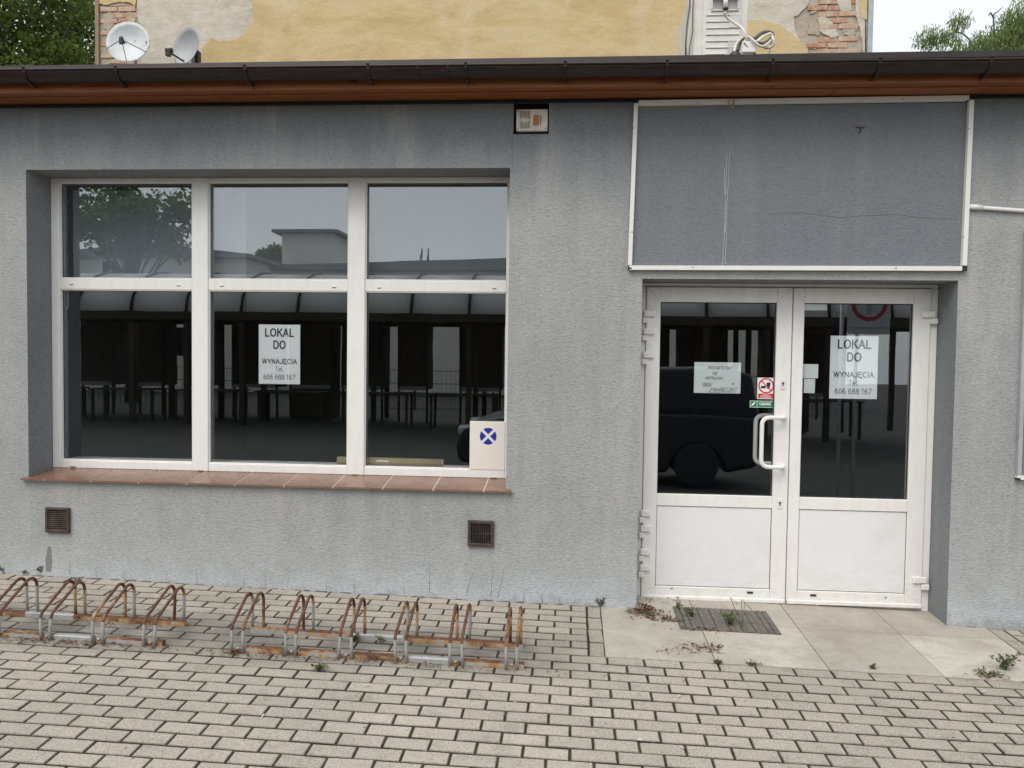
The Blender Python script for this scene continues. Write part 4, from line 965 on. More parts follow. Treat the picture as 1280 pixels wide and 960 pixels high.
litter((-1.1, -1.095), 420, .5, .014, .022, 'dead leaves gathered along the front rail of the right rack', 17, .01)
litter((-1.84, -1.085), 70, .04, .02, .03, 'dead leaves at the left end of the right rack', 21, .02)
litter((-2.95, -1.09), 520, .4, .02, .024, 'dead leaves gathered along the front rail of the left rack', 18, .012)
litter((-2.6, -.79), 60, .3, .015, .022, 'dead leaves behind the rear rail of the left rack', 19, .006)
litter((0, -1.6), 60, 1.8, .45, .014, 'sparse crumbs scattered over the paving', 20, .001)
litter((-.2, -1.55), 22, 1.5, .35, .03, 'few pale droppings and chips on the paving', 41, .0005, 'pale_chips', 'chip')
litter((.6, .18), 30, .1, .04, .03, 'dead leaves at the foot of the left door leaf', 23, .01)
p = gat(1021, 757); mb = MB(); bm = bmesh.new(); bmesh.ops.create_icosphere(bm, subdivisions=2, radius=.02)
rnd = random.Random(4); mb.add([(p.x+v.co.x*rnd.uniform(.8, 1.2), p.y-.012+v.co.y*.8*rnd.uniform(.8, 1.2), gz(p.x, p.y)+.012+v.co.z*.7*rnd.uniform(.8, 1.2)) for v in bm.verts], [tuple(v.index for v in f.verts) for f in bm.faces]); bm.free()
tag(mb.obj('pebble', M['tile']), 'small grey pebble at the foot of the closed door', 'stone')

# ------------------------------------------------------------------ behind the roof: dishes, air conditioner, old building, trees
BY = 5.0
old = thing('old_building', 'old house with peeling ochre and cream plaster behind the roof', 'building', (0, BY, 0))
bl = at(121, 40, BY).x; brx = at(1087, 30, BY).x
mb = MB(); mb.box(bl+.03, brx-.02, BY+.026, BY+9, -.6, 9.5); part(mb, 'wall', M['mortar'], old)
mb = MB(); mb.box(bl-.02, bl+.029, BY-.01, BY+9, -.6, 9.5); part(mb, 'corner_strip', simple_noisy('corner_brown', (.3, .22, .13), (.22, .16, .1), .9), old)
mb = MB(); mb.box(brx-.019, brx+.04, BY-.01, BY+9, -.6, 9.5); part(mb, 'corner_strip', simple_noisy('zinc_edge', (.4, .44, .47), (.32, .36, .39), .6), old)
def wig(pts, step=.05, amp=.012, seed=1):
    rnd = random.Random(seed); r = []
    for i in range(len(pts)):
        a, b = Vector(pts[i]), Vector(pts[(i+1) % len(pts)]); L = (b-a).length; n_ = max(1, int(L/step)) if L < 2.5 else 1
        for k in range(n_):
            q = a.lerp(b, k/n_); r.append((q.x+rnd.uniform(-amp, amp), q.y+rnd.uniform(-amp, amp)))
    return r
def P2(l): return [(at(px, py, BY).x, at(px, py, BY).z) for px, py in l]
def slab(poly, y0_, y1_, m, name):
    mb = MB(); mb.prism(poly, y0_, y1_); o = part(mb, name, m, old)
    bm = bmesh.new(); bm.from_mesh(o.data); bmesh.ops.triangulate(bm, faces=[f for f in bm.faces if len(f.verts) > 4]); bm.to_mesh(o.data); bm.free(); return o
TOP = -420
# yellow render covering most of the wall
slab(wig(P2([(310, TOP), (311, -5), (317, 12), (316, 28), (305, 42), (290, 51), (275, 51), (264, 47), (252, 62), (246, 95), (246, 330), (1010, 330), (1010, 60), (990, 42), (975, 31), (955, 25), (938, 26), (905, 22), (880, 10), (866, -10), (866, TOP)]), .06, .008, 2), BY, BY+.008, M['yellow'], 'ochre_render')
slab(wig(P2([(171, TOP), (171, 10), (175, 40), (177, 62), (174, 90), (174, 330), (330, 330), (330, TOP)]), .05, .012, 3), BY+.009, BY+.025, M['cream'], 'cream_render')
slab(wig(P2([(840, TOP), (840, 100), (1002, 100), (1003, 62), (995, 40), (993, 22), (1004, 12), (1012, 2), (1008, -20), (1002, TOP)]), .05, .015, 4), BY+.009, BY+.0255, M['cream'], 'cream_render')
slab(wig(P2([(123, TOP), (123, 5), (134, 6), (140, 3), (150, 2), (163, 3), (168, 7), (171, -3), (171, TOP)]), .04, .008, 5), BY+.003, BY+.0252, M['yellow'], 'ochre_render')
slab(wig(P2([(1070, TOP), (1070, 15), (1076, 40), (1079, 62), (1083, 90), (1084, TOP)]), .04, .012, 6), BY+.006, BY+.0253, M['cream'], 'cream_render')
slab(wig(P2([(1072, TOP), (1074, 8), (1078, 22), (1084, 24), (1084, TOP)]), .04, .008, 16), BY+.001, BY+.006, M['yellow'], 'ochre_render')
slab(wig(P2([(1022, 22), (1030, 16), (1042, 30), (1050, 44), (1040, 46), (1026, 40)]), .03, .01, 7), BY+.01, BY+.025, M['cream'], 'render_remnant')
slab(wig(P2([(1045, -20), (1062, -12), (1066, 12), (1054, 18), (1048, 6)]), .03, .01, 8), BY+.012, BY+.025, M['cream'], 'render_remnant')
for pl_, sd_ in (([(1012, 30), (1020, 26), (1028, 36), (1024, 44), (1010, 42)], 31), ([(1000, 50), (1016, 48), (1030, 54), (1026, 60), (1004, 60)], 32), ([(1052, 24), (1066, 22), (1072, 34), (1068, 46), (1056, 42)], 33), ([(1036, 62), (1060, 58), (1066, 66), (1050, 72), (1034, 70)], 34), ([(1012, 8), (1022, 4), (1026, 12), (1014, 16)], 35), ([(130, 18), (138, 14), (142, 30), (134, 40), (128, 34)], 36), ([(158, 12), (166, 16), (165, 28), (156, 24)], 37)):
    slab(wig(P2(pl_), .02, .012, sd_), BY+.014, BY+.026, M['mortar'], 'render_remnant')
bm_variants = []
for k in range(6):
    mb = MB(); rnd = random.Random(50+k); x, z = .118, .031
    j = lambda: rnd.uniform(-.006, .006)
    P = [(-x+j(), -z+j()), (x+j(), -z+j()), (x+j(), z+j()), (-x+j(), z+j())]
    vs = [(a*.95, -.012, b*.9) for a, b in P]+[(a, .0, b) for a, b in P]+[(a, .03, b) for a, b in P]
    mb.add(vs, [(0, 1, 2, 3)]+[(i, i+4, (i+1) % 4+4, (i+1) % 4) for i in range(4)]+[(i+4, i+8, (i+1) % 4+8, (i+1) % 4+4) for i in range(4)])
    o = mb.obj('brick', M['brick'], link=False); bm_variants.append(o.data)
def bricks(x0, x1, z0, z1, prob, seed):
    rnd = random.Random(seed); r_ = 0; z = z0
    while z < z1:
        x = x0+(.125 if r_ % 2 else 0)
        while x < x1:
            if rnd.random() < prob:
                o = bpy.data.objects.new('brick', rnd.choice(bm_variants)); C.objects.link(o); o.parent = old
                o.location = (x, .026-rnd.uniform(-.006, .008), z+rnd.uniform(-.003, .003)); o.rotation_euler = (0, rnd.gauss(0, .012), rnd.gauss(0, .015))
            x += .25
        z += .0755; r_ += 1
a, b = at(128, 84, BY), at(172, 4, BY); bricks(a.x+.08, b.x, a.z, b.z+.02, .95, 1)
a, b = at(1000, 72, BY), at(1078, -12, BY); bricks(a.x+.2, b.x-.05, a.z, b.z, .75, 2)

# air conditioner seen end-on
AY = .55
t = thing('air_conditioner', 'white air conditioning unit standing end-on on the roof', 'air conditioner', (at(900, 60, AY).x, AY, 3.56))
xa, xb = at(866.5, 40, AY).x, at(935, 40, AY).x; xp, xq = at(878, 40, AY).x, at(926, 40, AY).x
zb, zt = 3.6, 4.35
mb = MB(); mb.bev(xa, xb, AY+.002, AY+.85, zb, zt, .008); part(mb, 'casing', M['acwhite'], t)
mb = MB(); mb.bev(xp, xq, AY-.006, AY+.0015, zb+.02, zt-.03, .004); part(mb, 'side_panel', M['acwhite'], t)
for i in range(9):
    z = at(900, 19+i*8.1, AY).z; xc = xq-.012 if i < 6 else xp+.155
    if z > zb+.05: mb = MB(); mb.bev(xp+.025, xc, AY-.012, AY-.0065, z-.006, z+.003, .002); mb.box(xp+.025, xc, AY-.009, AY-.0063, z-.0085, z-.0062, 1); part(mb, 'louvre', [M['acwhite'], M['seam']], t)
a, b = at(888.5, 15, AY), at(923.5, -4, AY)
mb = MB(); pts = [(a.x, a.z), (b.x, a.z), (b.x, b.z)]; mb.box(a.x+.012, b.x-.012, AY-.0085, AY-.0065, a.z+.012, b.z); part(mb, 'handle_recess', simple_noisy('recess_grey', (.35, .35, .34), (.45, .44, .42)), t)
mb = MB(); mb.bev(a.x, b.x, AY-.016, AY-.0068, a.z-.0, a.z+.012, .003); mb.bev(a.x, a.x+.012, AY-.02, AY-.0068, a.z+.012, b.z+.06, .003); mb.bev(b.x-.012, b.x, AY-.02, AY-.0068, a.z+.012, b.z+.06, .003)
arcp = [(a.x+.012+(b.x-a.x-.024)*k/10, a.z+.08+.018*math.sin(math.pi*k/10)) for k in range(11)]+[(b.x-.012, b.z+.1), (a.x+.012, b.z+.1)]
mb.prism(arcp, AY-.05, AY-.0068); part(mb, 'cable_hood', M['acwhite'], t)
c1 = at(906, 5, AY); c2 = at(906, 13, AY); mb = MB(); mb.cyl((c1.x, AY-.03, c1.z+.05), (c2.x, AY-.03, c2.z+.004), .017, 14); part(mb, 'cable_plug', M['white'], t)
mb = MB(); mb.cyl((c2.x, AY-.03, c2.z+.003), (c2.x, AY-.03, c2.z-.004), .019, 12); part(mb, 'collar', M['blackplastic'], t)
mb = MB(); a = at(909, 73, AY); b = at(926, 52, AY); mb.box(a.x, b.x-.008, AY-.0095, AY-.0062, a.z, b.z); part(mb, 'service_plate', simple_noisy('plate_grey', (.5, .5, .49), (.55, .55, .54)), t)
a = at(911, 35, AY); b = at(925, 20, AY); mb = MB(); mb.box(a.x, b.x, AY-.0145, AY-.0125, a.z, b.z); part(mb, 'rating_label', simple_noisy('label_grey', (.55, .56, .52), (.6, .61, .57)), t)
mb = MB()
for x in (xa+.04, xb-.08):
    for y in (AY+.1, AY+.7): mb.box(x, x+.04, y, y+.05, 3.52, 3.602)
part(mb, 'foot', M['steel'], t)
# wires hanging left of the casing
t = thing('wire_bundle', 'thin dark and white wires running down left of the air conditioner', 'wires', (at(858, 40, AY).x, AY, 3.6))
for i, (pts, m_) in enumerate((([(863, -30), (862, 8), (859, 30), (857, 55), (857, 85)], 'cableg'), ([(866, -30), (864, 10), (862, 35), (859, 60), (858, 85)], 'cablew'), ([(867.5, -30), (866, 15), (866, 38), (862, 60), (860, 85)], 'cableg'), ([(860.5, -30), (861, 8), (860, 25), (858, 40), (856, 85)], 'cablew'))):
    mb = MB(); mb.tube([at(x, y, AY-.05+.012*i) for x, y in pts], .0065 if i < 2 else .004, 6); part(mb, 'wire', M[m_], t)
# cable loop from the roof boot
def smooth(pts, sub=5):
    pts = [Vector(p) for p in pts]; r = []
    for i in range(len(pts)-1):
        p0 = pts[max(0, i-1)]; p1 = pts[i]; p2 = pts[i+1]; p3 = pts[min(len(pts)-1, i+2)]
        for k in range(sub):
            u = k/sub; r.append(.5*((2*p1)+(p2-p0)*u+(2*p0-5*p1+4*p2-p3)*u*u+(-p0+3*p1-3*p2+p3)*u*u*u))
    return r+[pts[-1]]
CYc = .35
t = thing('cable_loop', 'coiled grey and white cables rising from a black roof boot', 'cable', (at(919, 66, CYc).x, CYc, 3.55))
mb = MB(); a = at(919, 66, CYc); mb.tube([(a.x, CYc, a.z-.2), (a.x, CYc, a.z-.01), (a.x, CYc, a.z+.01)], .03, 14, rs=[.04, .038, .02]); part(mb, 'boot', M['blackplastic'], t)
for pts, r_, m_, dy in (([(922, 64), (926, 52), (932, 46), (940, 48), (948, 54), (956, 54), (963, 49), (966, 43), (961, 40), (953, 41), (946, 46), (943, 50)], .012, 'cableg', 0), ([(918, 65), (920, 56), (927, 48), (936, 46), (944, 53), (952, 58), (960, 54), (966, 47), (962, 42), (952, 47), (947, 52)], .008, 'cablew', -.03), ([(906, 15), (909, 22), (917, 28), (926, 34), (930, 40), (931, 47), (938, 51), (948, 55), (958, 60), (966, 57), (967, 50), (965, 46)], .0085, 'cablew', -.02), ([(932, 58), (942, 66), (950, 74)], .008, 'cableg', .02), ([(965, 50), (963, 60), (961, 72)], .006, 'cablew', .02), ([(930, 52), (937, 60), (944, 52), (950, 50)], .006, 'cablew', -.04)):
    mb = MB(); pp = []
    for k, (x, y) in enumerate(pts): q = at(x, y, CYc+dy+.02*math.sin(k*1.1)); pp.append(q)
    mb.tube(smooth(pp), r_, 8); part(mb, 'cable', M[m_], t)
mb = MB(); a = at(936, 57, CYc-.02); mb.bev(a.x-.045, a.x+.05, CYc-.03, CYc, a.z-.05, a.z+.03, .006); o = part(mb, 'junction_box', M['rail'], t)

# satellite dishes
def dish(cx, cz, Y, rw, rh, yaw, pitch, m, label, group, extras):
    t = thing('satellite_dish', label, 'satellite dish', (cx, Y, 3.75), group)
    mat4 = Matrix.Translation((cx, Y, cz)) @ Euler((pitch, 0, yaw)).to_matrix().to_4x4()
    mb = MB(); nr, na = 8, 40; vs = [mat4 @ Vector((0, .09, 0))]
    for i in range(1, nr+1):
        rr = i/nr
        for k in range(na):
            a = math.tau*k/na; vs.append(mat4 @ Vector((rw*rr*math.cos(a), .09*(1-rr*rr), rh*rr*math.sin(a))))
    fs = [(0, 1+k, 1+(k+1) % na) for k in range(na)]
    for i in range(nr-1):
        for k in range(na): fs.append((1+i*na+k, 1+(i+1)*na+k, 1+(i+1)*na+(k+1) % na, 1+i*na+(k+1) % na))
    mb.add(vs, fs, 0, True); o = part(mb, 'reflector', m, t)
    so_ = o.modifiers.new('thickness', 'SOLIDIFY'); so_.thickness = .008; so_.offset = -1
    mb = MB(); mb.tube([mat4 @ Vector((rw*math.cos(math.tau*k/na), -.002, rh*math.sin(math.tau*k/na))) for k in range(na+1)], .006, 6); part(mb, 'rim', m, t)
    mb = MB(); mb.cyl((cx+.02, Y+.14, 3.6), (cx+.02, Y+.14, cz+.05), .022, 12); a = mat4 @ Vector((0, .1, 0)); mb.cyl(a, (cx+.02, Y+.14, cz), .02, 8); mb.bev(cx-.05, cx+.09, Y+.08, Y+.2, 3.68, 3.76, .006); part(mb, 'mast', M['steel'], t)
    extras(t, mat4)
c1 = at(160, 52.5, 4.5)
def ex1(t, m4):
    f = m4 @ Vector((.02, -.22, -.09))
    for k, e in enumerate(((-.25, -.01, -.1), (.0, -.01, -.255), (.235, -.01, -.13))):
        mb = MB(); mb.tube([m4 @ Vector(e), f], .0045, 6); part(mb, 'strut', M['blackplastic'], t)
    mb = MB(); mb.cyl(f+Vector((0, -.02, .02)), f+Vector((0, .04, -.03)), .025, 12); mb.bev(f.x-.022, f.x+.022, f.y-.03, f.y+.01, f.z-.06, f.z, .005); part(mb, 'receiver_head', M['blackplastic'], t)
    for e in ((-.06, .082, .03), (.055, .08, .06)): mb = MB(); q = m4 @ Vector(e); mb.cyl(q, q+Vector((0, -.012, 0)), .009, 8); part(mb, 'bolt', M['steel'], t)
    mb = MB(); P = [(.205, .02), (.235, .035), (.262, .045), (.258, -.0), (.262, -.075), (.25, -.05), (.225, -.03)]
    mb.add([m4 @ Vector((x, .014, z)) for x, z in P], [tuple(range(7))]); part(mb, 'rust_hole', mat('rusty_bite', (.05, .03, .02), .9), t)
dish(c1.x, c1.z, 4.5, .262, .262, .12, -.15, M['dishwhite'], 'round white satellite dish with rusty bite, before the brick patch', 'satellite dishes', ex1)
c2 = at(232.5, 57.5, 4.5)
def ex2(t, m4):
    a = m4 @ Vector((-.0, -.01, -.20)); e = at(211, 65, 4.2)
    mb = MB(); mb.tube([a, e], .012, 8); part(mb, 'arm', M['blackplastic'], t)
    mb = MB(); mb.cyl(e+Vector((-.03, -.02, .01)), e+Vector((.03, .03, .03)), .03, 12); mb.bev(e.x-.035, e.x+.02, e.y-.03, e.y+.03, e.z-.05, e.z+.02, .006); part(mb, 'receiver_head', M['blackplastic'], t)
    mb = MB(); mb.tube(smooth([a.lerp(e, .6)+Vector((0, 0, -.02)), a.lerp(e, .45)+Vector((0, 0, -.09)), a+Vector((.05, 0, -.07)), a+Vector((.2, .1, .0)), a+Vector((.22, .15, .1))]), .006, 6); part(mb, 'cable', M['cablew'], t)
    q = at(247, 70, 4.7); mb = MB(); mb.bev(q.x-.03, q.x+.03, 4.66, 4.74, q.z-.10, q.z+.06, .008); part(mb, 'mount_bracket', M['blackplastic'], t)
dish(c2.x, c2.z, 4.5, .225, .235, -.42, -.12, M['dishgrey'], 'smaller oval grey satellite dish turned to the left', 'satellite dishes', ex2)

# ---------------- trees
def leaf_cloud(mb, tn, centers, n, size, rnd, aspect=.45, droop=0, yflat=1):
    for i in range(n):
        c, r = rnd.choice(centers)
        while True:
            d = Vector((rnd.uniform(-1, 1), rnd.uniform(-1, 1), rnd.uniform(-1, 1)))
            if .25 < d.length < 1: break
        p = Vector(c)+Vector((d.x*r, d.y*r*yflat, d.z*r*.8))
        L = size*rnd.uniform(.6, 1.3)
        a = Vector((rnd.gauss(0, 1), rnd.gauss(0, 1), rnd.gauss(0, .6)-droop)).normalized(); s_ = a.cross(Vector((rnd.gauss(0, 1), rnd.gauss(0, 1), rnd.gauss(0, 1)))).normalized()*L*aspect
        mb.add([p, p+a*L*.45+s_, p+a*L, p+a*L*.5-s_], [(0, 1, 2, 3)])
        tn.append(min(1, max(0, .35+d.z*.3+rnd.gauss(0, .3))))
def tree(base, crown_c, R3, nclump, nleaf, size, rnd, label, m='leaf', name='broadleaf_tree', aspect=.4, droop=0, group=None, cr=(.5, 1.1), extra=None):
    t = thing(name, label, 'tree', base, group)
    mb = MB(); cc = Vector(crown_c); b = Vector(base)
    top = cc+Vector((0, 0, R3[2]*.3))
    mb.tube([b, b.lerp(top, .4)+Vector((.15, .1, 0)), b.lerp(top, .75)+Vector((-.1, 0, 0)), top], .1, 10, rs=[.28, .2, .13, .05])
    cents = []
    for i in range(nclump):
        while True:
            d = Vector((rnd.uniform(-1, 1), rnd.uniform(-1, 1), rnd.uniform(-1, 1)))
            if .2 < d.length < 1: break
        q = cc+Vector((d.x*R3[0], d.y*R3[1], d.z*R3[2])); cents.append((q, rnd.uniform(*cr)))
        s = b.lerp(top, rnd.uniform(.45, .95)); mb.tube([s, s.lerp(q, .5)+Vector((0, 0, .15)), q], .03, 5, rs=[.05, .03, .012])
    for q, r in (extra or []): cents.append((Vector(q), r))
    part(mb, 'trunk', M['bark'], t)
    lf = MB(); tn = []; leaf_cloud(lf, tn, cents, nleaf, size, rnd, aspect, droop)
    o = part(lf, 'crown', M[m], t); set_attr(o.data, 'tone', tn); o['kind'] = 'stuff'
    return t
rnd = random.Random(21)
c = at(20, 20, 9.0)
tree((c.x-1.5, 9.5, -.2), (c.x-.6, 9.2, c.z-.1), (2.6, 1.6, 2.6), 50, 19000, .1, rnd, 'large dense broadleaf tree behind the roof at the left', extra=[(at(60, 70, 8.8), .55), (at(20, 70, 8.8), .6), (at(90, 75, 8.8), .5), (at(40, 30, 9), .5), (at(5, 45, 9), .5)])
c = at(100, 20, 13.0)
tree((c.x-.8, 13.5, -.2), (c.x-.4, 13.3, c.z), (1.7, 1.2, 3.0), 30, 4200, .11, rnd, 'lighter thin-leaved tree between the dense tree and the ochre house', m='willow', aspect=.22, droop=.6, name='slender_tree')
# feathery tree at the right
c = at(1250, 60, 11.0)
ext = [(at(1165, 44, 11), .22), (at(1178, 46, 11), .22), (at(1155, 50, 11), .2), (at(1190, 48, 11), .18), (at(1200, 24, 11), .2), (at(1198, 32, 11), .16), (at(1235, 48, 11), .28), (at(1250, 55, 11), .34), (at(1262, 30, 11), .28), (at(1275, 20, 11), .3), (at(1270, 48, 11), .4), (at(1285, 45, 11), .5), (at(1205, 60, 11), .2), (at(1225, 62, 11), .3), (at(1300, 20, 11), .6), (at(1310, 40, 11), .6), (at(1240, 70, 11), .5), (at(1190, 72, 11), .4), (at(1162, 56, 11), .16)]
def feather(label):
    rnd = random.Random(33); base = Vector((c.x+.9, 11.2, -.2)); t = thing('feathery_tree', label, 'tree', base)
    mb = MB(); top = at(1290, 30, 11.1); mb.tube([base, base.lerp(top, .5)+Vector((.1, 0, 0)), top], .1, 8, rs=[.25, .16, .04])
    for pts in ([(1225, 95), (1216, 58), (1207, 45), (1195, 40), (1180, 46), (1160, 50)], [(1195, 41), (1198, 30), (1200, 20)], [(1243, 95), (1243, 45), (1242, 20), (1248, 14), (1253, 9)], [(1242, 22), (1238, 16), (1236, 20)], [(1262, 95), (1262, 40), (1262, 12)], [(1280, 90), (1275, 40), (1270, 8)]):
        pp = smooth([at(x, y, 11+.1*math.sin(x)) for x, y in pts], 4); mb.tube(pp, .02, 5, rs=[.016*(1-.8*i/len(pp))+.003 for i in range(len(pp))])
    part(mb, 'trunk', M['bark'], t)
    lf = MB(); tn = []
    for q, r in ext:
        n_ = int(480*(r/.3)**2)
        for i in range(n_):   # drooping sprays
            while True:
                d = Vector((rnd.uniform(-1, 1), rnd.uniform(-1, 1), rnd.uniform(-1, 1)))
                if d.length < 1: break
            p = q+Vector((d.x*r*1.1, d.y*r, d.z*r*.75)); dr = Vector((d.x*.5+rnd.gauss(0, .25), rnd.gauss(0, .3), -1 if rnd.random() < .7 else .6)).normalized()
            L = rnd.uniform(.05, .13); s_ = dr.cross(Vector((rnd.gauss(0, 1), rnd.gauss(0, 1), 0))).normalized()*.009
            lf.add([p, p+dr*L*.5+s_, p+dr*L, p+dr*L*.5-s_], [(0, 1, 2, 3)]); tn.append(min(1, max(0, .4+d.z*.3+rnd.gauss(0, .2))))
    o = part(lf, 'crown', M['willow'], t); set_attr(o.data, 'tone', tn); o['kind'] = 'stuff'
feather('feathery willow-like tree rising beyond the roof at the right')

# ------------------------------------------------------------------ the yard behind the photographer (seen in the glass)
# market canopy
def vat(px, py, D):       # where a thing mirrored in the window really stands, D metres beyond the camera along the mirrored axis
    q = at(px, py, D-5.36); return Vector((q.x, .6-q.y, q.z))
CY0 = -12.6
can = thing('market_canopy', 'long barrel-vaulted market canopy on dark posts across the yard', 'canopy', (-5, CY0-1.7, gz(0, -9)))
CG = gz(0, -9)
cx0, cx1 = -24, 9; sp_ = 1.35; zs0, rise, hw_ = 2.58, 1.05, 1.75
k = 0; x = cx0
while x < cx1-.1:
    mb = MB(); vs = []; na = 10
    for xx in (x+.03, x+sp_-.03):
        for i in range(na+1):
            a = math.pi*i/na; vs.append((xx, CY0-hw_+hw_*math.cos(a), zs0+rise*math.sin(a)))
    mb.add(vs, [(i, i+1, na+2+i, na+1+i) for i in range(na)], 0, True); o = part(mb, 'roof_sheet', M['poly'], can)
    o.modifiers.new('thickness', 'SOLIDIFY').thickness = .01
    mb = MB(); mb.tube([(x, CY0-hw_+(hw_+.01)*math.cos(math.pi*i/na), zs0+(rise+.012)*math.sin(math.pi*i/na)) for i in range(na+1)], .035, 6); part(mb, 'rib', M['stall'], can)
    if k % 2 == 0 or k % 5 == 1:
        for y in (CY0-.05, CY0-hw_*(1.1 if k % 4 else .8), CY0-2*hw_+.05):
            mb = MB(); mb.box(x-.06, x+.06, y-.06, y+.06, CG, zs0); part(mb, 'post', M['stall'], can)
    x += sp_; k += 1
mb = MB(); mb.box(cx0, cx1, CY0-.02, CY0+.08, zs0-.2, zs0-.005); mb.box(cx0, cx1, CY0-2*hw_-.05, CY0-2*hw_+.05, zs0-.2, zs0-.005); part(mb, 'eave_beam', M['stall'], can)
# second row of canopies further back, darker
for i in range(14):
    x = -22+i*2.15; 
    t = thing('market_table', 'dark wooden market table under the canopy in the yard', 'table', (x, CY0-1.2, CG), 'market tables under the canopy')
    mb = MB(); mb.bev(x-.85, x+.85, CY0-1.6, CY0-.8, CG+.86, CG+.9, .005); part(mb, 'table_top', M['stall'], t)
    for dx in (-.78, .78):
        for dy in (-1.5, -.9): mb = MB(); mb.box(x+dx-.03, x+dx+.03, CY0+dy-.03, CY0+dy+.03, CG, CG+.86); part(mb, 'leg', M['stall'], t)
rnd = random.Random(9)
for i in range(20):
    x = -22+i*1.5+rnd.uniform(-.25, .25); w_ = rnd.uniform(.3, .66)
    t = thing('market_stall', 'tall dark market stall box in the back row under the canopy', 'stall', (x, CY0-3, CG), 'stall boxes in the back row')
    mb = MB(); mb.bev(x-w_, x+w_, CY0-3.3, CY0-2.5, CG+(.1 if i % 5 == 0 else .92), CG+2.6, .02); part(mb, 'body', M['stall'], t)
    for dx in (-w_+.04, w_-.04): mb = MB(); mb.box(x+dx-.03, x+dx+.03, CY0-2.6, CY0-2.54, CG, CG+.92); part(mb, 'leg', M['stall'], t)
    mb = MB(); mb.box(x-w_*.9, x+w_*.9, CY0-2.49, CY0-2.47, CG+.9, CG+1.0); part(mb, 'shelf_edge', M['roofd'], t)
# fence behind
fe = thing('mesh_fence', 'wire mesh fence beyond the market canopy', 'fence', (-7, -19.5, CG))
mb = MB()
for i in range(14): mb.box(-25+i*2.5-.03, -25+i*2.5+.03, -19.53, -19.47, CG, CG+1.5)
part(mb, 'post', M['stall'], fe)
mb = MB()
for i in range(220): x = -25+i*.15; mb.box(x-.004, x+.004, -19.504, -19.496, CG+.05, CG+1.4)
for z in (.1, .5, .9, 1.3): mb.box(-25, 8, -19.508, -19.492, CG+z, CG+z+.02)
part(mb, 'wire_panel', M['stall'], fe)
def house(x0, x1, y, dep, h, label, wins, name='house', roofm='roofd', over=.3, flat=False):
    t = thing(name, label, 'building', ((x0+x1)/2, y, CG))
    mb = MB(); mb.box(x0, x1, y-dep, y, CG-.3, h); part(mb, 'wall', M['pale'], t)
    mb = MB(); mb.prism([(x0-over, h), (x1+over, h), (x1+over, h+.15), ((x0+x1)/2, h+(.16 if flat else .55)), (x0-over, h+.15)], y-dep-over, y+over); part(mb, 'roof', M[roofm], t)
    for (wx, wz, ww, wh) in wins:
        mb = MB(); mb.box(wx-ww/2-.06, wx+ww/2+.06, y, y+.04, wz-wh/2-.06, wz+wh/2+.06); f = part(mb, 'window', M['white'], t)
        for s in (-1, 1): mb = MB(); mb.box(wx+s*ww/4-ww/4+.04, wx+s*ww/4+ww/4-.04, y+.041, y+.05, wz-wh/2, wz+wh/2); part(mb, 'pane', M['carglass'], f)
def v(px, D, z=None): return vat(px, 440, D).x
D = 33
yb_ = .6-(D-5.36)
house(v(60, D), v(308, D), yb_, 7, vat(200, 322, D).z, 'low pale building with a cross-barred window beyond the market', [(v(139, D), vat(0, 338, D).z, .8, .8), (v(100, D), 2, 1, 1.2), (v(220, D), 2, 1, 1.2)])
D = 40; yb_ = .6-(D-5.36)
house(v(352, D), v(415, D), yb_, 3, vat(400, 292, D).z, 'taller plain pale block beyond the market', [], over=.4, flat=True)
D = 36; yb_ = .6-(D-5.36)
house(v(306, D), v(1000, D), yb_, 3, vat(500, 338, D).z, 'long low pale hall with dark roof beyond the market', [], name='market_hall')
t = thing('chimney_group', 'three short dark chimneys on the long hall roof', 'chimney', (v(560, 37), .6-(37-5.36), 5))
for px in (549, 557, 571): mb = MB(); q = vat(px, 330, 37); mb.box(q.x-.12, q.x+.12, q.y-.15, q.y+.15, 4.6, vat(px, 335, 37).z+.25); part(mb, 'stack', M['roofd'], t)
t = thing('roof_antenna', 'pair of lattice antenna poles over the long hall roof', 'antenna', (v(530, 37), .6-(37-5.36), 5))
for a, b in (((520, 350), (528, 312)), ((527, 350), (528, 310)), ((531, 350), (536, 314)), ((536, 350), (536, 310))): mb = MB(); mb.cyl(vat(*a, 37), vat(*b, 37), .03, 6); part(mb, 'pole', M['stall'], t)
rnd = random.Random(77)
q = vat(165, 268, 26); tree((q.x, q.y, CG), (q.x, q.y, q.z-.2), (2.3, 1.5, 1.35), 40, 6000, .17, rnd, 'big broadleaf tree beyond the market canopy', cr=(.45, .85))
q = vat(342, 320, 44); tree((q.x, q.y, CG), (q.x, q.y, q.z-.6), (1.0, 1, 1.3), 16, 2500, .2, rnd, 'small round tree beside the tall pale block', cr=(.4, .7))
q = vat(492, 338, 40); tree((q.x, q.y, CG), (q.x, q.y, q.z-.4), (.6, .6, .5), 8, 900, .2, rnd, 'small bushy tree in front of the long hall', cr=(.3, .5))
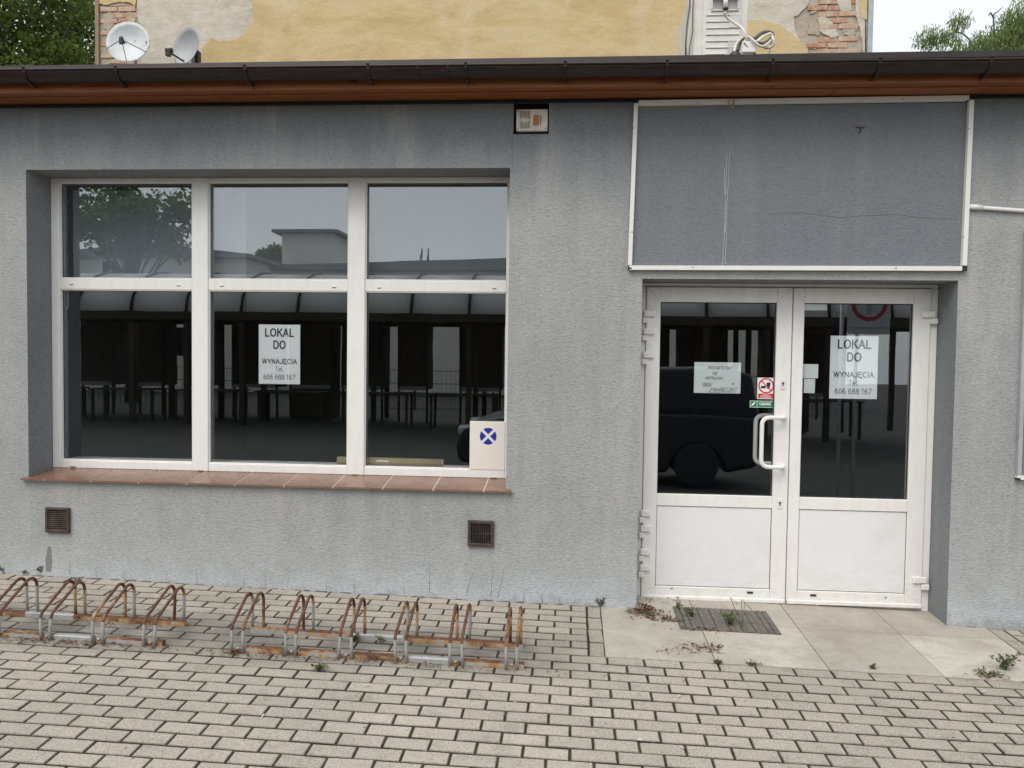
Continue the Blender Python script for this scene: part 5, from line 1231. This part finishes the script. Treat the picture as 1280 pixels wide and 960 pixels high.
# dark car, side on
CX, CYR = .5, -6.65; G = gz(0, -6.65)
t = thing('parked_car', 'dark blue car parked side-on behind the photographer', 'car', (CX, CYR, G))
def body(prof, w_, y, m, name, taper=1.0, bev=.06):
    mb = MB(); mb.prism([(CX+a, G+b) for a, b in prof], y-w_, y+w_)
    if taper != 1: 
        zs_ = [G+b for a, b in prof]; zmin, zmax = min(zs_), max(zs_)
        mb.v = [(vx, y+(vy-y)*(1-(1-taper)*(vz-zmin)/(zmax-zmin)), vz) for vx, vy, vz in mb.v]
    o = part(mb, name, m, t)
    if bev:
        b_ = o.modifiers.new('round', 'BEVEL'); b_.width = bev; b_.segments = 3; b_.limit_method = 'ANGLE'
    return o
def arch(cx, r, n=8): return [(cx-r*math.cos(math.pi*i/n), .2+r*math.sin(math.pi*i/n)) for i in range(n+1)]
prof = [(-2.15, .3)]+arch(-1.35, .4)+arch(1.3, .4)+[(2.15, .3), (2.2, .75), (2.12, 1.02), (1.2, 1.06), (-1.0, 1.02), (-1.75, .92), (-2.1, .78), (-2.2, .55)]
body(prof, .86, CYR, M['cardark'], 'body')
body([(-1.0, 1.0), (-.45, 1.56), (-.2, 1.7), (1.8, 1.72), (2.1, 1.62), (2.19, 1.0)], .80, CYR, M['cardark'], 'roof', .82, .05)
for sgn in (1, -1):
    for wp in ([(-.78, 1.05), (-.38, 1.42), (.35, 1.46), (.35, 1.05)], [(.42, 1.05), (.42, 1.46), (1.25, 1.46), (1.25, 1.05)], [(1.32, 1.05), (1.32, 1.46), (1.75, 1.42), (1.88, 1.08)]):
        mb = MB(); mb.add([(CX+a, CYR+sgn*(.80*(1-.18*(b-1.0)/.58)+.006), G+b) for a, b in wp]+[(CX+a, CYR+sgn*(.80*(1-.18*(b-1.0)/.58)-.02), G+b) for a, b in wp], [(0, 1, 2, 3), (7, 6, 5, 4)]+[(i, (i+1) % 4, (i+1) % 4+4, i+4) for i in range(4)]); part(mb, 'side_window', M['carglass'], t)
mb = MB(); mb.add([(CX-.93, CYR-.68, G+1.07), (CX-.93, CYR+.68, G+1.07), (CX-.44, CYR+.6, G+1.49), (CX-.44, CYR-.6, G+1.49)], [(0, 1, 2, 3)]); part(mb, 'windscreen', M['carglass'], t)
for sgn in (1, -1):
    for wx in (-1.35, 1.3):
        mb = MB(); mb.tube([(CX+wx, CYR+sgn*.66, G+.32), (CX+wx, CYR+sgn*.68, G+.32), (CX+wx, CYR+sgn*.85, G+.32), (CX+wx, CYR+sgn*.87, G+.32)], .32, 28, rs=[.29, .32, .32, .29]); wh = part(mb, 'wheel', M['tyre'], t)
        mb = MB(); mb.cyl((CX+wx, CYR+sgn*.865, G+.32), (CX+wx, CYR+sgn*.885, G+.32), .2, 20); mb.cyl((CX+wx, CYR+sgn*.885, G+.32), (CX+wx, CYR+sgn*.9, G+.32), .05, 12); part(mb, 'rim', M['tyre'], wh)
    mb = MB(); mb.bev(CX-2.17, CX-1.82, CYR+sgn*.68-.16, CYR+sgn*.68+.16, G+.68, G+.82, .03); part(mb, 'headlight', M['lamp'], t)
    mb = MB(); mb.bev(CX-.72, CX-.55, CYR+sgn*.95-.1, CYR+sgn*.95+.08, G+1.04, G+1.18, .03); part(mb, 'wing_mirror', M['cardark'], t)
# round traffic sign on post
Dg = 9.6
q = vat(1086, 382, Dg); t = thing('traffic_sign', 'round red-ringed prohibition sign on a white board and post in the yard, with an added ghost post', 'sign', (q.x, q.y, gz(q.x, q.y)))
mb = MB(); mb.bev(q.x-.235, q.x+.235, q.y-.012, q.y+.006, q.z-.33, q.z+.30, .003); part(mb, 'board', simple_noisy('grey_board', (.4, .41, .42), (.33, .34, .35)), t)
mb = MB(); r1 = ringmb(q.x, q.z+.02, .2, .155, q.y+.0085, 40); part(r1, 'red_ring', mat('faded_red', (.28, .03, .04), .6), t)
mb = MB(); yy = q.y+.0085; mb.add([(q.x-.02, yy, q.z-.1), (q.x+.02, yy, q.z-.1), (q.x+.03, yy, q.z+.0), (q.x+.015, yy, q.z+.04), (q.x+.01, yy, q.z+.08), (q.x-.01, yy, q.z+.08), (q.x-.015, yy, q.z+.04), (q.x-.03, yy, q.z)], [tuple(range(8))]); mb.add([(q.x-.21, yy, q.z-.25), (q.x+.21, yy, q.z-.25), (q.x+.21, yy, q.z-.262), (q.x-.21, yy, q.z-.262)], [(0, 1, 2, 3)])
part(mb, 'symbol', M['roofd'], t)
for dx in (-.29, -.12):  # post clear of the board is added, standing in for a doubled reflection
    mb = MB(); mb.cyl((q.x+dx, q.y-.035, gz(q.x, q.y)), (q.x+dx, q.y-.035, q.z+.3), .021, 12); part(mb, 'post', M['steel'], t)
# racking with pale boxes at the right of the yard
rk = thing('storage_rack', 'dark steel racking in the yard right of the canopy', 'rack', (7.6, -8.2, CG))
for x in (6.2, 7.3, 8.4, 9.5):
    for y in (-8.6, -7.8): mb = MB(); mb.box(x-.03, x+.03, y-.03, y+.03, CG, 2.5); part(mb, 'upright', M['stall'], rk)
for z in (.5, 1.3, 2.1): mb = MB(); mb.box(6.2, 9.5, -8.6, -7.8, z-.03, z+.02); part(mb, 'shelf', M['stall'], rk)
k = 0
for z, nm in ((.52, 'bottom'), (1.32, 'middle'), (2.12, 'top')):
    for i, x in enumerate((6.75, 7.85, 8.95)):
        mb = MB(); mb.bev(x-.42, x+.42, -8.5, -7.9, z+.001, z+.62, .02)
        tag(mb.obj('pale_carton', M['flue']), '%s pale carton on the %s shelf of the yard rack' % (('left', 'middle', 'right')[i], nm), 'carton', 'pale cartons on the yard rack')
